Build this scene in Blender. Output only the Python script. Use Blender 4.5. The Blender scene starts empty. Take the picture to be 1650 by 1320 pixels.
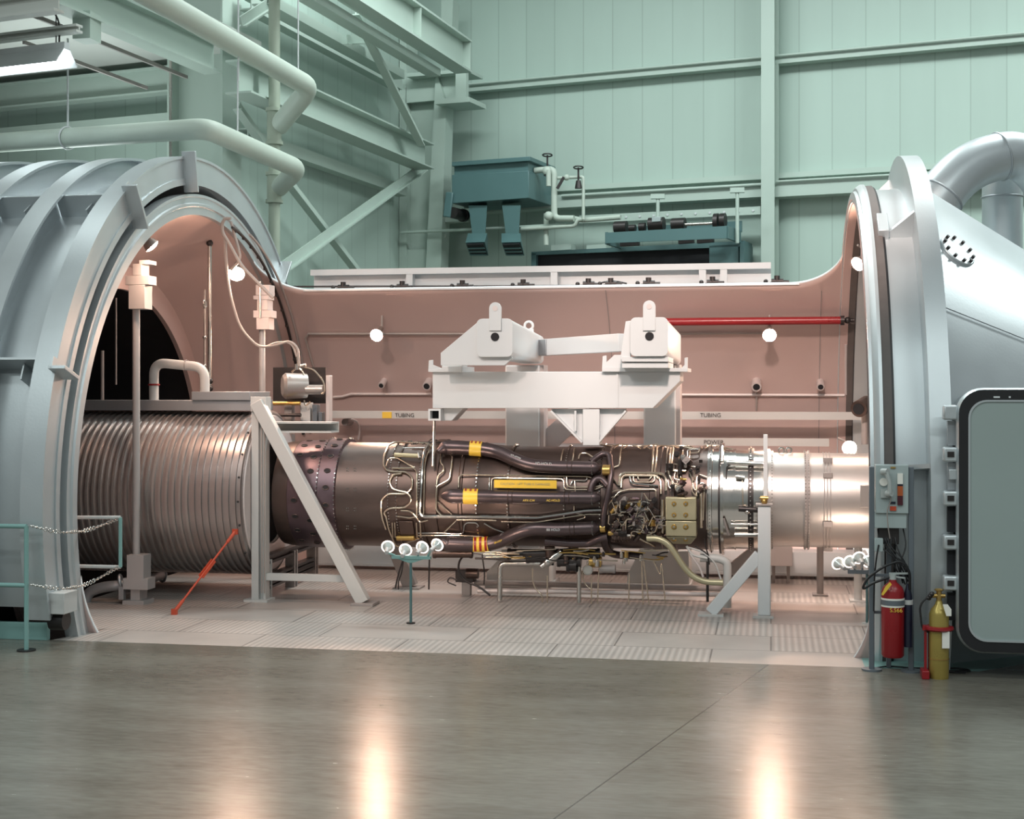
import bpy, math, random
from mathutils import Vector, Matrix
random.seed(7)
SC = bpy.context.scene
COL = SC.collection
PI = math.pi
rad = math.radians
# ------------------------------------------------------------------ camera
F, TH, HY, EYE = 2280.0, 0.181, 633.0, 2.38
S_, C_ = math.sin(TH), math.cos(TH)
cam_d = bpy.data.cameras.new('camera')
cam = bpy.data.objects.new('camera', cam_d)
COL.objects.link(cam)
cam.location = (0, 0, EYE)
cam.rotation_euler = (PI / 2, 0, TH)
cam_d.sensor_width = 36.0
cam_d.lens = F / 1650 * 36.0
cam_d.shift_y = (HY - 660) / 1650
cam_d.clip_end = 200
SC.camera = cam
# ------------------------------------------------------------------ world, unseen hall lamps, added warm spots, exposure
w = bpy.data.worlds.new('hall_air')
SC.world = w
w.use_nodes = True
w.node_tree.nodes['Background'].inputs[0].default_value = (0.80, 0.88, 0.88, 1)
w.node_tree.nodes['Background'].inputs[1].default_value = 0.26
SC.view_settings.view_transform = 'Standard'
SC.view_settings.look = 'None'
SC.view_settings.gamma = 1.0
SC.view_settings.use_curve_mapping = False
SC.view_settings.exposure = 0.25


def area(name, loc, target, sx, sy, watt, col):
    d = bpy.data.lights.new(name, 'AREA')
    d.shape = 'RECTANGLE'
    d.size, d.size_y = sx, sy
    d.energy = watt
    d.color = col
    o = bpy.data.objects.new(name, d)
    COL.objects.link(o)
    o.location = loc
    o.rotation_euler = (Vector(target) - Vector(loc)).to_track_quat('-Z', 'Y').to_euler()
    return o


COOL = (0.90, 1.0, 0.98)
for x, y, wt in [(-12, -1, 420), (-7, -4, 480), (1, -4, 235), (7, -4, 360), (-8, 5, 300), (0, 5, 180), (7, 5, 250), (-2, 20, 610), (5, 20, 650), (12, 20, 650), (-6, 21.5, 290), (-9, 14, 150)]:
    area('unseen_hall_lamp', (x, y, 12.5), (x, y, 0), 4.0, 1.2, wt, COOL)  # unseen overhead lamps; front and left ones added to brighten faces and hatch


for x, aim, wt, ang in ((-4.6, (-4.1, 18.4, 1.9), 1300, 38), (-0.4, (-0.3, 18.6, 2.0), 2900, 36)):  # unseen spots, added because the bulbs alone leave the lining too dark
    d = bpy.data.lights.new('added_warm_spot', 'SPOT')
    d.energy = wt
    d.color = (1.0, 0.77, 0.67)
    d.shadow_soft_size = 0.35
    d.spot_size = math.radians(ang)
    d.spot_blend = 0.6
    o = bpy.data.objects.new('added_warm_spot', d)
    COL.objects.link(o)
    o.location = (x, 8.0, 7.6)
    o.rotation_euler = (Vector(aim) - o.location).to_track_quat('-Z', 'Y').to_euler()


# ------------------------------------------------------------------ pixel -> place
def ray(px, py):
    u = (px - 825) / F
    v = (HY - py) / F
    return Vector((-S_ + u * C_, C_ + u * S_, v))


O = Vector((0, 0, EYE))


def PY(px, py, Y):
    d = ray(px, py)
    return O + d * (Y / d.y)


def PX(px, py, X):
    d = ray(px, py)
    return O + d * (X / d.x)


def PZ(px, py, z=0.0):
    d = ray(px, py)
    return O + d * ((z - EYE) / d.z)


def PT(px, py, t):
    return O + ray(px, py) * t


def PP(px, py, p, n):
    d = ray(px, py)
    return O + d * ((p - O).dot(n) / d.dot(n))


def PC(px, py, r, yc, zc, far=False):
    d = ray(px, py)
    oy, oz = -yc, EYE - zc
    a = d.y * d.y + d.z * d.z
    b = 2 * (oy * d.y + oz * d.z)
    c = oy * oy + oz * oz - r * r
    q = max(b * b - 4 * a * c, 0.0)
    t = (-b + (1 if far else -1) * math.sqrt(q)) / (2 * a)
    return O + d * t


def camdir(r, f):
    return Vector((C_ * r - S_ * f, S_ * r + C_ * f, 0))


# ------------------------------------------------------------------ mesh builder
class MB:
    def __init__(s):
        s.v = []
        s.f = []

    def add(s, vs, fs):
        n = len(s.v)
        s.v += [Vector(v) for v in vs]
        s.f += [tuple(i + n for i in f) for f in fs]
        return s

    def hexa(s, a, b):      # two quads
        vs = list(a) + list(b)
        return s.add(vs, [(3, 2, 1, 0), (4, 5, 6, 7), (0, 1, 5, 4), (1, 2, 6, 5), (2, 3, 7, 6), (3, 0, 4, 7)])

    def box(s, p0, p1):
        x0, y0, z0 = [min(p0[i], p1[i]) for i in range(3)]
        x1, y1, z1 = [max(p0[i], p1[i]) for i in range(3)]
        return s.hexa([(x0, y0, z0), (x1, y0, z0), (x1, y1, z0), (x0, y1, z0)],
                      [(x0, y0, z1), (x1, y0, z1), (x1, y1, z1), (x0, y1, z1)])

    def obox(s, c, ax, ay, az):   # centre and half axes
        c, ax, ay, az = map(Vector, (c, ax, ay, az))
        return s.hexa([c - ax - ay - az, c + ax - ay - az, c + ax + ay - az, c - ax + ay - az],
                      [c - ax - ay + az, c + ax - ay + az, c + ax + ay + az, c - ax + ay + az])

    def bar(s, p0, p1, w, h, up=(0, 0, 1)):   # w across, h along up
        p0, p1 = Vector(p0), Vector(p1)
        d = (p1 - p0)
        u = Vector(up)
        side = d.cross(u)
        if side.length < 1e-6:
            side = d.cross(Vector((1, 0, 0)))
        side.normalize()
        u = side.cross(d).normalized()
        return s.obox((p0 + p1) / 2, d / 2, side * w / 2, u * h / 2)

    def ibeam(s, p0, p1, w, h, tf=0.03, tw=0.02, up=(0, 0, 1)):
        p0, p1 = Vector(p0), Vector(p1)
        d = (p1 - p0).normalized()
        u = Vector(up)
        side = d.cross(u).normalized()
        u = side.cross(d).normalized()
        for k in (1, -1):
            o = u * k * (h / 2 - tf / 2)
            s.bar(p0 + o, p1 + o, w, tf, u)
        s.bar(p0, p1, tw, h - 2 * tf, u)
        return s

    def channel(s, p0, p1, w, h, t=0.02, up=(0, 0, 1), flip=1):
        p0, p1 = Vector(p0), Vector(p1)
        d = (p1 - p0).normalized()
        u = Vector(up)
        side = d.cross(u).normalized() * flip
        u = side.cross(d).normalized() * flip
        for k in (1, -1):
            o = u * k * (h / 2 - t / 2)
            s.bar(p0 + o, p1 + o, w, t, u)
        o = side * (w / 2 - t / 2)
        s.bar(p0 + o, p1 + o, t, h - 2 * t, u)
        return s

    def prism(s, poly, vec):
        poly = [Vector(p) for p in poly]
        vec = Vector(vec)
        n = len(poly)
        vs = poly + [p + vec for p in poly]
        fs = [tuple(range(n))[::-1], tuple(range(n, 2 * n))]
        fs += [(i, (i + 1) % n, n + (i + 1) % n, n + i) for i in range(n)]
        return s.add(vs, fs)

    def tube(s, pts, r, seg=10, closed=False, caps=True):
        pts = [Vector(p) for p in pts]
        cl = [pts[0]]
        for p in pts[1:]:
            if (p - cl[-1]).length > 1e-5:
                cl.append(p)
        pts = cl
        n = len(pts)
        if n < 2:
            return s
        T = []
        for i in range(n):
            a = pts[i - 1] if (i > 0 or closed) else pts[i]
            b = pts[(i + 1) % n] if (i < n - 1 or closed) else pts[i]
            t = (b - a)
            T.append(t.normalized() if t.length > 1e-9 else Vector((0, 0, 1)))
        t0 = T[0]
        nrm = t0.cross(Vector((0.123, 0.456, 0.881)))
        if nrm.length < 1e-3:
            nrm = t0.cross(Vector((1, 0, 0)))
        nrm.normalize()
        vs = []
        for i in range(n):
            if i:
                ax = T[i - 1].cross(T[i])
                if ax.length > 1e-8:
                    nrm = Matrix.Rotation(T[i - 1].angle(T[i]), 3, ax) @ nrm
                nrm = (nrm - T[i] * nrm.dot(T[i])).normalized()
            bn = T[i].cross(nrm)
            rr = r[i] if isinstance(r, (list, tuple)) else r
            for k in range(seg):
                a = 2 * PI * k / seg
                vs.append(pts[i] + nrm * math.cos(a) * rr + bn * math.sin(a) * rr)
        fs = []
        for i in range(n if closed else n - 1):
            j = (i + 1) % n
            for k in range(seg):
                m = (k + 1) % seg
                fs.append((i * seg + k, i * seg + m, j * seg + m, j * seg + k))
        if caps and not closed:
            fs.append(tuple(range(seg))[::-1])
            fs.append(tuple((n - 1) * seg + k for k in range(seg)))
        return s.add(vs, fs)

    def cyl(s, p0, p1, r0, r1=None, seg=20):
        r1 = r0 if r1 is None else r1
        p0, p1 = Vector(p0), Vector(p1)
        d = (p1 - p0).normalized()
        a = d.cross(Vector((0, 0, 1)))
        if a.length < 1e-4:
            a = Vector((1, 0, 0))
        a.normalize()
        b = d.cross(a)
        vs = []
        for p, r in ((p0, r0), (p1, r1)):
            for k in range(seg):
                t = 2 * PI * k / seg
                vs.append(p + a * math.cos(t) * r + b * math.sin(t) * r)
        fs = [tuple(range(seg))[::-1], tuple(range(seg, 2 * seg))]
        fs += [(k, (k + 1) % seg, seg + (k + 1) % seg, seg + k) for k in range(seg)]
        return s.add(vs, fs)

    def lathe(s, prof, yc, zc, seg=96, a0=0.0, a1=2 * PI, closed_prof=False):
        """revolve (x, r) about the X axis through (yc, zc); angle 0 looks to -Y, up positive"""
        full = abs(a1 - a0 - 2 * PI) < 1e-6
        n = seg if full else seg + 1
        m = len(prof)
        vs = []
        for i in range(n):
            a = a0 + (a1 - a0) * i / seg
            for x, r in prof:
                vs.append((x, yc - r * math.cos(a), zc + r * math.sin(a)))
        fs = []
        for i in range(seg):
            j = (i + 1) % n
            for k in range(m if closed_prof else m - 1):
                l = (k + 1) % m
                fs.append((i * m + k, i * m + l, j * m + l, j * m + k))
        if closed_prof and not full:
            fs.append(tuple(range(m)))
            fs.append(tuple((n - 1) * m + k for k in range(m))[::-1])
        return s.add(vs, fs)

    def ring(s, x0, x1, r0, r1, yc, zc, seg=96, a0=0.0, a1=2 * PI):
        return s.lathe([(x0, r0), (x0, r1), (x1, r1), (x1, r0)], yc, zc, seg, a0, a1, True)

    def ball(s, c, r, seg=14, sz=None):
        c = Vector(c)
        rx, ry, rz = (r, r, r) if sz is None else sz
        vs = [c + Vector((0, 0, rz))]
        h = seg // 2
        for i in range(1, h):
            for k in range(seg):
                t, p = PI * i / h, 2 * PI * k / seg
                vs.append(c + Vector((rx * math.sin(t) * math.cos(p), ry * math.sin(t) * math.sin(p), rz * math.cos(t))))
        vs.append(c - Vector((0, 0, rz)))
        fs = []
        for k in range(seg):
            fs.append((0, 1 + k, 1 + (k + 1) % seg))
            e = 1 + (h - 2) * seg
            fs.append((len(vs) - 1, e + (k + 1) % seg, e + k))
        for i in range(h - 2):
            for k in range(seg):
                a = 1 + i * seg
                fs.append((a + k, a + seg + k, a + seg + (k + 1) % seg, a + (k + 1) % seg))
        return s.add(vs, fs)

    def torus(s, c, nrm, R, r, seg=28, sub=8):
        c, nrm = Vector(c), Vector(nrm).normalized()
        a = nrm.cross(Vector((0.3, 0.2, 0.93))).normalized()
        b = nrm.cross(a)
        return s.tube([c + a * math.cos(2 * PI * k / seg) * R + b * math.sin(2 * PI * k / seg) * R for k in range(seg)], r, sub, closed=True)

    def build(s, name, m, parent=None, bevel=0.0, smooth=True, angle=38, loc=None):
        off = Vector((0, 0, 0))
        if parent is not None and '_o' in parent:
            off = Vector(parent['_o'])
        base = Vector(loc) - off if loc is not None else Vector((0, 0, 0))
        me = bpy.data.meshes.new(name)
        me.from_pydata([tuple(v - off - base) for v in s.v], [], s.f)
        me.validate()
        me.update()
        import bmesh
        bm = bmesh.new()
        bm.from_mesh(me)
        bmesh.ops.recalc_face_normals(bm, faces=bm.faces)
        bm.to_mesh(me)
        bm.free()
        if smooth:
            me.shade_smooth()
            me.set_sharp_from_angle(angle=rad(angle))
        me.materials.append(m)
        o = bpy.data.objects.new(name, me)
        COL.objects.link(o)
        o.location = base
        if parent is not None:
            o.parent = parent
            o['_o'] = tuple(off + base)
        elif loc is not None:
            o['_o'] = tuple(base)
        if bevel:
            b = o.modifiers.new('edge', 'BEVEL')
            b.width = bevel
            b.segments = 2
            b.limit_method = 'ANGLE'
            b.angle_limit = rad(50)
        return o


def tag(o, label, cat=None, group=None, kind=None):
    if label:
        o['label'] = label
    if cat:
        o['category'] = cat
    if group:
        o['group'] = group
    if kind:
        o['kind'] = kind
    return o


def thing(name, loc, label, cat, group=None):
    o = bpy.data.objects.new(name, None)
    COL.objects.link(o)
    o.location = loc
    o.empty_display_size = 0.1
    o['_o'] = tuple(loc)
    return tag(o, label, cat, group)


def struct(o):
    o['kind'] = 'structure'
    return o


def copy_tree(o, parent=None):
    c = o.copy()
    COL.objects.link(c)
    if parent is not None:
        c.parent = parent
    for ch in o.children:
        copy_tree(ch, c)
    return c


def fillet(pts, r, n=5, closed=False):
    pts = [Vector(p) for p in pts]
    out = []
    m = len(pts)
    for i, p in enumerate(pts):
        if not closed and (i == 0 or i == m - 1):
            out.append(p)
            continue
        a, b = pts[i - 1], pts[(i + 1) % m]
        da, db = (a - p), (b - p)
        la, lb = da.length, db.length
        if la < 1e-6 or lb < 1e-6:
            continue
        k = min(r, la * 0.48, lb * 0.48)
        p0, p1 = p + da / la * k, p + db / lb * k
        for j in range(n + 1):
            t = j / n
            out.append(p0 * (1 - t) ** 2 + p * 2 * t * (1 - t) + p1 * t * t)
    return out


def dens(pts, step):
    out = [pts[0]]
    for a, b in zip(pts, pts[1:]):
        n = max(1, int((b - a).length / step))
        for k in range(1, n + 1):
            out.append(a.lerp(b, k / n))
    return out


def lettering(name, body, size, m, parent, origin, right, up, depth=0.002):
    cu = bpy.data.curves.new('letters', 'FONT')
    cu.body = body
    cu.size = size
    cu.align_x = 'CENTER'
    cu.align_y = 'CENTER'
    cu.extrude = depth
    tmp = bpy.data.objects.new('letters', cu)
    COL.objects.link(tmp)
    me = bpy.data.meshes.new_from_object(tmp)
    bpy.data.objects.remove(tmp)
    right, up = Vector(right).normalized(), Vector(up).normalized()
    nz = right.cross(up).normalized()
    off = Vector(parent['_o']) if parent is not None and '_o' in parent else Vector((0, 0, 0))
    M = Matrix((right, up, nz)).transposed()
    for v in me.vertices:
        v.co = M @ v.co + Vector(origin) - off
    me.name = name
    me.materials.clear()
    me.materials.append(m)
    o = bpy.data.objects.new(name, me)
    COL.objects.link(o)
    o.parent = parent
    return o


# ------------------------------------------------------------------ materials
def mat(name, col, metal=0.0, rough=0.5, var=0.06, scale=4.0, bump=0.0, bscale=60.0, rvar=0.08, aniso=0.0, stretch=(1, 1, 1), spec=0.5):
    m = bpy.data.materials.new(name)
    m.use_nodes = True
    nt = m.node_tree
    b = nt.nodes['Principled BSDF']
    b.inputs['Metallic'].default_value = metal
    b.inputs['Specular IOR Level'].default_value = spec
    tc = nt.nodes.new('ShaderNodeTexCoord')
    mp = nt.nodes.new('ShaderNodeMapping')
    mp.inputs['Scale'].default_value = stretch
    nt.links.new(tc.outputs['Object'], mp.inputs[0])
    nz = nt.nodes.new('ShaderNodeTexNoise')
    nz.inputs['Scale'].default_value = scale
    nz.inputs['Detail'].default_value = 5
    nt.links.new(mp.outputs[0], nz.inputs[0])
    mx = nt.nodes.new('ShaderNodeMix')
    mx.data_type = 'RGBA'
    a = [max(0, c * (1 - var)) for c in col]
    d = [min(1, c * (1 + var)) for c in col]
    mx.inputs['A'].default_value = (*a, 1)
    mx.inputs['B'].default_value = (*d, 1)
    nt.links.new(nz.outputs['Fac'], mx.inputs['Factor'])
    nt.links.new(mx.outputs['Result'], b.inputs['Base Color'])
    mr = nt.nodes.new('ShaderNodeMapRange')
    mr.inputs['To Min'].default_value = max(0.02, rough - rvar)
    mr.inputs['To Max'].default_value = min(1, rough + rvar)
    nt.links.new(nz.outputs['Fac'], mr.inputs['Value'])
    nt.links.new(mr.outputs[0], b.inputs['Roughness'])
    if bump:
        n2 = nt.nodes.new('ShaderNodeTexNoise')
        n2.inputs['Scale'].default_value = bscale
        nt.links.new(mp.outputs[0], n2.inputs[0])
        bp = nt.nodes.new('ShaderNodeBump')
        bp.inputs['Strength'].default_value = bump
        bp.inputs['Distance'].default_value = 0.01
        nt.links.new(n2.outputs['Fac'], bp.inputs['Height'])
        nt.links.new(bp.outputs[0], b.inputs['Normal'])
    return m


def emit(name, col, strength):
    m = bpy.data.materials.new(name)
    m.use_nodes = True
    b = m.node_tree.nodes['Principled BSDF']
    b.inputs['Base Color'].default_value = (*col, 1)
    b.inputs['Emission Color'].default_value = (*col, 1)
    b.inputs['Emission Strength'].default_value = strength
    return m


def N(nt, t, **kw):
    n = nt.nodes.new(t)
    for k, v in kw.items():
        setattr(n, k, v)
    return n


def mathn(nt, op, a, b=None, clamp=False):
    n = N(nt, 'ShaderNodeMath', operation=op, use_clamp=clamp)
    for i, q in enumerate((a, b)):
        if q is None:
            continue
        if isinstance(q, (int, float)):
            n.inputs[i].default_value = q
        else:
            nt.links.new(q, n.inputs[i])
    return n.outputs[0]


def panel_mat(name, col, pitch, axis='X', dark=0.82, var=0.05):
    """sheet metal wall of upright panels: thin joints, each sheet a little different"""
    m = bpy.data.materials.new(name)
    m.use_nodes = True
    nt = m.node_tree
    b = nt.nodes['Principled BSDF']
    b.inputs['Roughness'].default_value = 0.55
    tc = N(nt, 'ShaderNodeTexCoord')
    sx = N(nt, 'ShaderNodeSeparateXYZ')
    nt.links.new(tc.outputs['Object'], sx.inputs[0])
    q = mathn(nt, 'DIVIDE', sx.outputs[axis], pitch)
    fr = mathn(nt, 'FRACT', q)
    d = mathn(nt, 'ABSOLUTE', mathn(nt, 'SUBTRACT', fr, 0.5))
    joint = mathn(nt, 'GREATER_THAN', d, 0.5 - 0.012 / pitch)
    fl = mathn(nt, 'FLOOR', q)
    wn = N(nt, 'ShaderNodeTexWhiteNoise', noise_dimensions='1D')
    nt.links.new(fl, wn.inputs['W'])
    nz = N(nt, 'ShaderNodeTexNoise')
    nz.inputs['Scale'].default_value = 0.8
    nz.inputs['Detail'].default_value = 6
    mp = N(nt, 'ShaderNodeMapping')
    mp.inputs['Scale'].default_value = (3, 3, 0.5)
    nt.links.new(tc.outputs['Object'], mp.inputs[0])
    nt.links.new(mp.outputs[0], nz.inputs[0])
    v = mathn(nt, 'ADD', mathn(nt, 'MULTIPLY', wn.outputs['Value'], var), mathn(nt, 'MULTIPLY', nz.outputs['Fac'], var * 2))
    v = mathn(nt, 'ADD', v, 1 - 1.5 * var)
    v = mathn(nt, 'MULTIPLY', v, mathn(nt, 'SUBTRACT', 1.0, mathn(nt, 'MULTIPLY', joint, 1 - dark)))
    vm = N(nt, 'ShaderNodeVectorMath', operation='SCALE')
    vm.inputs[0].default_value = col
    nt.links.new(v, vm.inputs['Scale'])
    nt.links.new(vm.outputs[0], b.inputs['Base Color'])
    return m


ALU = mat('silver_paint', (0.55, 0.59, 0.61), 0.6, 0.40, 0.10, 1.6, 0.05, 40)
ALU_IN = mat('warm_tinted_lining', (0.57, 0.435, 0.41), 0.35, 0.45, 0.06, 1.2)  # silver paint with the warm bulb light tinted into its colour
ALU_DK = mat('dull_silver', (0.36, 0.38, 0.40), 0.6, 0.45, 0.1, 3)
WHITE = mat('white_steel_paint', (0.60, 0.625, 0.64), 0.0, 0.4, 0.02, 3)
GREY = mat('light_grey_paint', (0.50, 0.50, 0.49), 0.0, 0.45, 0.04, 3)
GREYB = mat('brown_grey_paint', (0.30, 0.27, 0.26), 0.1, 0.5, 0.08, 3)
GREEN = mat('pale_green_paint', (0.42, 0.51, 0.46), 0.0, 0.5, 0.04, 2)
PIPEG = mat('grey_green_lagging', (0.46, 0.53, 0.47), 0.0, 0.55, 0.05, 4, 0.1, 30)
PIPEB = mat('khaki_pipe', (0.33, 0.38, 0.31), 0.0, 0.5, 0.08, 5)
TEAL = mat('teal_paint', (0.085, 0.165, 0.17), 0.0, 0.4, 0.06, 3)
TEAL_L = mat('teal_deck_paint', (0.20, 0.36, 0.34), 0.0, 0.45, 0.06, 3)
BLACK = mat('black_rubber', (0.012, 0.012, 0.014), 0.0, 0.45, 0.1, 6)
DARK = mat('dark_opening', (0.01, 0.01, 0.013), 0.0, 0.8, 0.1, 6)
DKMETAL = mat('dark_metal', (0.05, 0.045, 0.045), 0.7, 0.4, 0.2, 8)
GASKET = mat('brown_gasket', (0.10, 0.085, 0.08), 0.0, 0.6, 0.2, 10)
STEEL = mat('bare_steel', (0.55, 0.53, 0.50), 0.95, 0.25, 0.1, 12)
TUBE = mat('stainless_tube', (0.66, 0.56, 0.45), 0.95, 0.24, 0.1, 10)
DUCT = mat('dark_titanium_duct', (0.095, 0.072, 0.076), 0.7, 0.34, 0.25, 6)
CASE = mat('heat_browned_casing', (0.095, 0.068, 0.060), 0.75, 0.40, 0.3, 5)
CASE2 = mat('grey_titanium_casing', (0.105, 0.079, 0.072), 0.75, 0.40, 0.25, 3, stretch=(1, 3, 3))
CASE3 = mat('violet_heat_tint', (0.14, 0.10, 0.115), 0.75, 0.4, 0.3, 7)
POL = mat('polished_steel', (0.60, 0.58, 0.55), 1.0, 0.17, 0.08, 8)
SATIN = mat('satin_aluminium', (0.47, 0.445, 0.43), 0.72, 0.38, 0.06, 2, stretch=(1, 4, 4))
GOLD = mat('gold_box_plating', (0.46, 0.42, 0.28), 0.6, 0.35, 0.1, 6)
BRASS = mat('brass', (0.55, 0.36, 0.12), 0.9, 0.3, 0.15, 10)
YEL = mat('yellow_band', (0.78, 0.52, 0.06), 0.0, 0.4, 0.04, 8)
ORNG = mat('rust_red_stripe', (0.32, 0.06, 0.03), 0.0, 0.5, 0.1, 8)
RED = mat('red_paint', (0.26, 0.010, 0.014), 0.0, 0.3, 0.06, 5)
REDO = mat('orange_red_paint', (0.52, 0.07, 0.03), 0.0, 0.4, 0.1, 8)
NAVY = mat('navy_paint', (0.012, 0.014, 0.03), 0.0, 0.3, 0.1, 5)
POSTM = mat('blue_grey_post_paint', (0.13, 0.15, 0.17), 0.1, 0.4, 0.05, 5)
PHONE = mat('telephone_grey', (0.42, 0.45, 0.44), 0.0, 0.35, 0.02, 5)
BOXG = mat('pale_box_paint', (0.36, 0.42, 0.42), 0.0, 0.4, 0.03, 3)
PAPER = mat('white_paper', (0.8, 0.78, 0.72), 0.0, 0.7, 0.02, 5)
OLIVE = mat('olive_gold_cylinder', (0.36, 0.27, 0.07), 0.4, 0.3, 0.12, 6)
DOORP = mat('greyed_green_door', (0.30, 0.36, 0.35), 0.0, 0.5, 0.05, 1.5)
AMBER = mat('amber_lamp_glass', (0.42, 0.10, 0.03), 0.0, 0.25, 0.1, 9)
MAROON = mat('maroon_lamp_glass', (0.07, 0.012, 0.02), 0.0, 0.25, 0.1, 9)
WIRE = mat('grey_cable', (0.34, 0.30, 0.28), 0.1, 0.5, 0.1, 9)
WHITECEIL = mat('white_roof_deck', (0.55, 0.57, 0.54), 0.0, 0.6, 0.03, 2)
BULB = emit('lit_bulb', (1.0, 0.64, 0.46), 480)
TUBELIGHT = emit('lit_fluorescent', (0.9, 1.0, 1.0), 9)
PANELS = panel_mat('pale_green_wall_panels', (0.40, 0.505, 0.455), 0.62)


def floor_mat():
    m = bpy.data.materials.new('waxed_concrete')
    m.use_nodes = True
    nt = m.node_tree
    b = nt.nodes['Principled BSDF']
    tc = N(nt, 'ShaderNodeTexCoord')
    n1 = N(nt, 'ShaderNodeTexNoise')
    n1.inputs['Scale'].default_value = 0.6
    n1.inputs['Detail'].default_value = 8
    n1.inputs['Roughness'].default_value = 0.65
    mp = N(nt, 'ShaderNodeMapping')
    mp.inputs['Rotation'].default_value = (0, 0, -0.1)
    mp.inputs['Scale'].default_value = (0.8, 2.6, 1)
    nt.links.new(tc.outputs['Object'], mp.inputs[0])
    nt.links.new(mp.outputs[0], n1.inputs[0])
    n2 = N(nt, 'ShaderNodeTexNoise')
    n2.inputs['Scale'].default_value = 9
    n2.inputs['Detail'].default_value = 6
    nt.links.new(mp.outputs[0], n2.inputs[0])
    cr = N(nt, 'ShaderNodeValToRGB')
    cr.color_ramp.elements[0].position = 0.3
    cr.color_ramp.elements[0].color = (0.108, 0.095, 0.078, 1)
    cr.color_ramp.elements[1].position = 0.72
    cr.color_ramp.elements[1].color = (0.222, 0.214, 0.185, 1)
    f = mathn(nt, 'ADD', mathn(nt, 'MULTIPLY', n1.outputs['Fac'], 0.7), mathn(nt, 'MULTIPLY', n2.outputs['Fac'], 0.3))
    nt.links.new(f, cr.inputs[0])
    # sawn joint
    a, c = PZ(895, 1318), PZ(1237, 1072)
    d = (c - a).normalized()
    nx, ny = -d.y, d.x
    sx = N(nt, 'ShaderNodeSeparateXYZ')
    nt.links.new(tc.outputs['Object'], sx.inputs[0])
    e = mathn(nt, 'ADD', mathn(nt, 'MULTIPLY', sx.outputs['X'], nx), mathn(nt, 'MULTIPLY', sx.outputs['Y'], ny))
    e = mathn(nt, 'ABSOLUTE', mathn(nt, 'SUBTRACT', e, a.x * nx + a.y * ny))
    j = mathn(nt, 'LESS_THAN', e, 0.006)
    mx = N(nt, 'ShaderNodeMix', data_type='RGBA')
    nt.links.new(j, mx.inputs['Factor'])
    nt.links.new(cr.outputs[0], mx.inputs['A'])
    mx.inputs['B'].default_value = (0.06, 0.055, 0.05, 1)
    nt.links.new(mx.outputs['Result'], b.inputs['Base Color'])
    r = mathn(nt, 'ADD', mathn(nt, 'MULTIPLY', n2.outputs['Fac'], 0.14), 0.17)
    nt.links.new(r, b.inputs['Roughness'])
    b.inputs['Specular IOR Level'].default_value = 0.32
    return m


def deck_mat():
    m = bpy.data.materials.new('ribbed_deck_plate')
    m.use_nodes = True
    nt = m.node_tree
    b = nt.nodes['Principled BSDF']
    b.inputs['Metallic'].default_value = 0.2
    tc = N(nt, 'ShaderNodeTexCoord')
    sx = N(nt, 'ShaderNodeSeparateXYZ')
    nt.links.new(tc.outputs['Object'], sx.inputs[0])
    br = N(nt, 'ShaderNodeTexBrick')
    br.offset = 0.37
    br.inputs['Color1'].default_value = (0, 0, 0, 1)
    br.inputs['Color2'].default_value = (1, 1, 1, 1)
    br.inputs['Mortar'].default_value = (0, 0, 0, 1)
    br.inputs['Scale'].default_value = 1.0
    br.inputs['Mortar Size'].default_value = 0.008
    br.inputs['Brick Width'].default_value = 1.45
    br.inputs['Row Height'].default_value = 0.78
    br.inputs['Bias'].default_value = 0.0
    nt.links.new(tc.outputs['Object'], br.inputs[0])
    st = mathn(nt, 'SINE', mathn(nt, 'MULTIPLY', sx.outputs['X'], 2 * PI / 0.062))
    st = mathn(nt, 'MULTIPLY', mathn(nt, 'ADD', st, 1.0), 0.5)
    nz = N(nt, 'ShaderNodeTexNoise')
    nz.inputs['Scale'].default_value = 1.3
    nz.inputs['Detail'].default_value = 6
    nt.links.new(tc.outputs['Object'], nz.inputs[0])
    sel = mathn(nt, 'GREATER_THAN', br.outputs['Color'], 0.35)
    amt = mathn(nt, 'ADD', mathn(nt, 'MULTIPLY', mathn(nt, 'MULTIPLY', sel, st), 0.30), mathn(nt, 'MULTIPLY', mathn(nt, 'SUBTRACT', 1.0, sel), 0.17))
    v = mathn(nt, 'SUBTRACT', 1.0, amt)
    v = mathn(nt, 'MULTIPLY', v, mathn(nt, 'ADD', mathn(nt, 'MULTIPLY', nz.outputs['Fac'], 0.5), 0.75))
    v = mathn(nt, 'MULTIPLY', v, mathn(nt, 'SUBTRACT', 1.0, mathn(nt, 'MULTIPLY', br.outputs['Fac'], 0.6)))
    vm = N(nt, 'ShaderNodeVectorMath', operation='SCALE')
    vm.inputs[0].default_value = (0.50, 0.46, 0.435)
    nt.links.new(v, vm.inputs['Scale'])
    nt.links.new(vm.outputs[0], b.inputs['Base Color'])
    b.inputs['Roughness'].default_value = 0.40
    bp = N(nt, 'ShaderNodeBump')
    bp.inputs['Strength'].default_value = 0.25
    bp.inputs['Distance'].default_value = 0.01
    nt.links.new(mathn(nt, 'MULTIPLY', sel, st), bp.inputs['Height'])
    nt.links.new(bp.outputs[0], b.inputs['Normal'])
    return m


FLOORM = floor_mat()
DECKM = deck_mat()
# ================================================================== the hall
D, ZC, ZE = 16.06, 1.255, 1.19          # chamber axis (along X) and engine axis
# directions of the building walls
tl = 735 / 2280.0
LDIR = camdir(tl, 1).normalized()                       # along the left wall, away from the eye
LN = camdir(1, -tl).normalized()                        # out of the left wall into the hall
LP = PT(645, 633, 29.0)
tb = 2280 / 5425.0
BDIR = camdir(1, -tb).normalized()                      # along the back wall, to the right
BN = camdir(-tb, -1).normalized()                       # out of the back wall towards the eye
BP = PT(1400, 633, 26.3)
AP = PP(385, 633, LP, LN)                               # end of the lower bay's wall, at the left wall's plane
UP = Vector((0, 0, 1))


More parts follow.
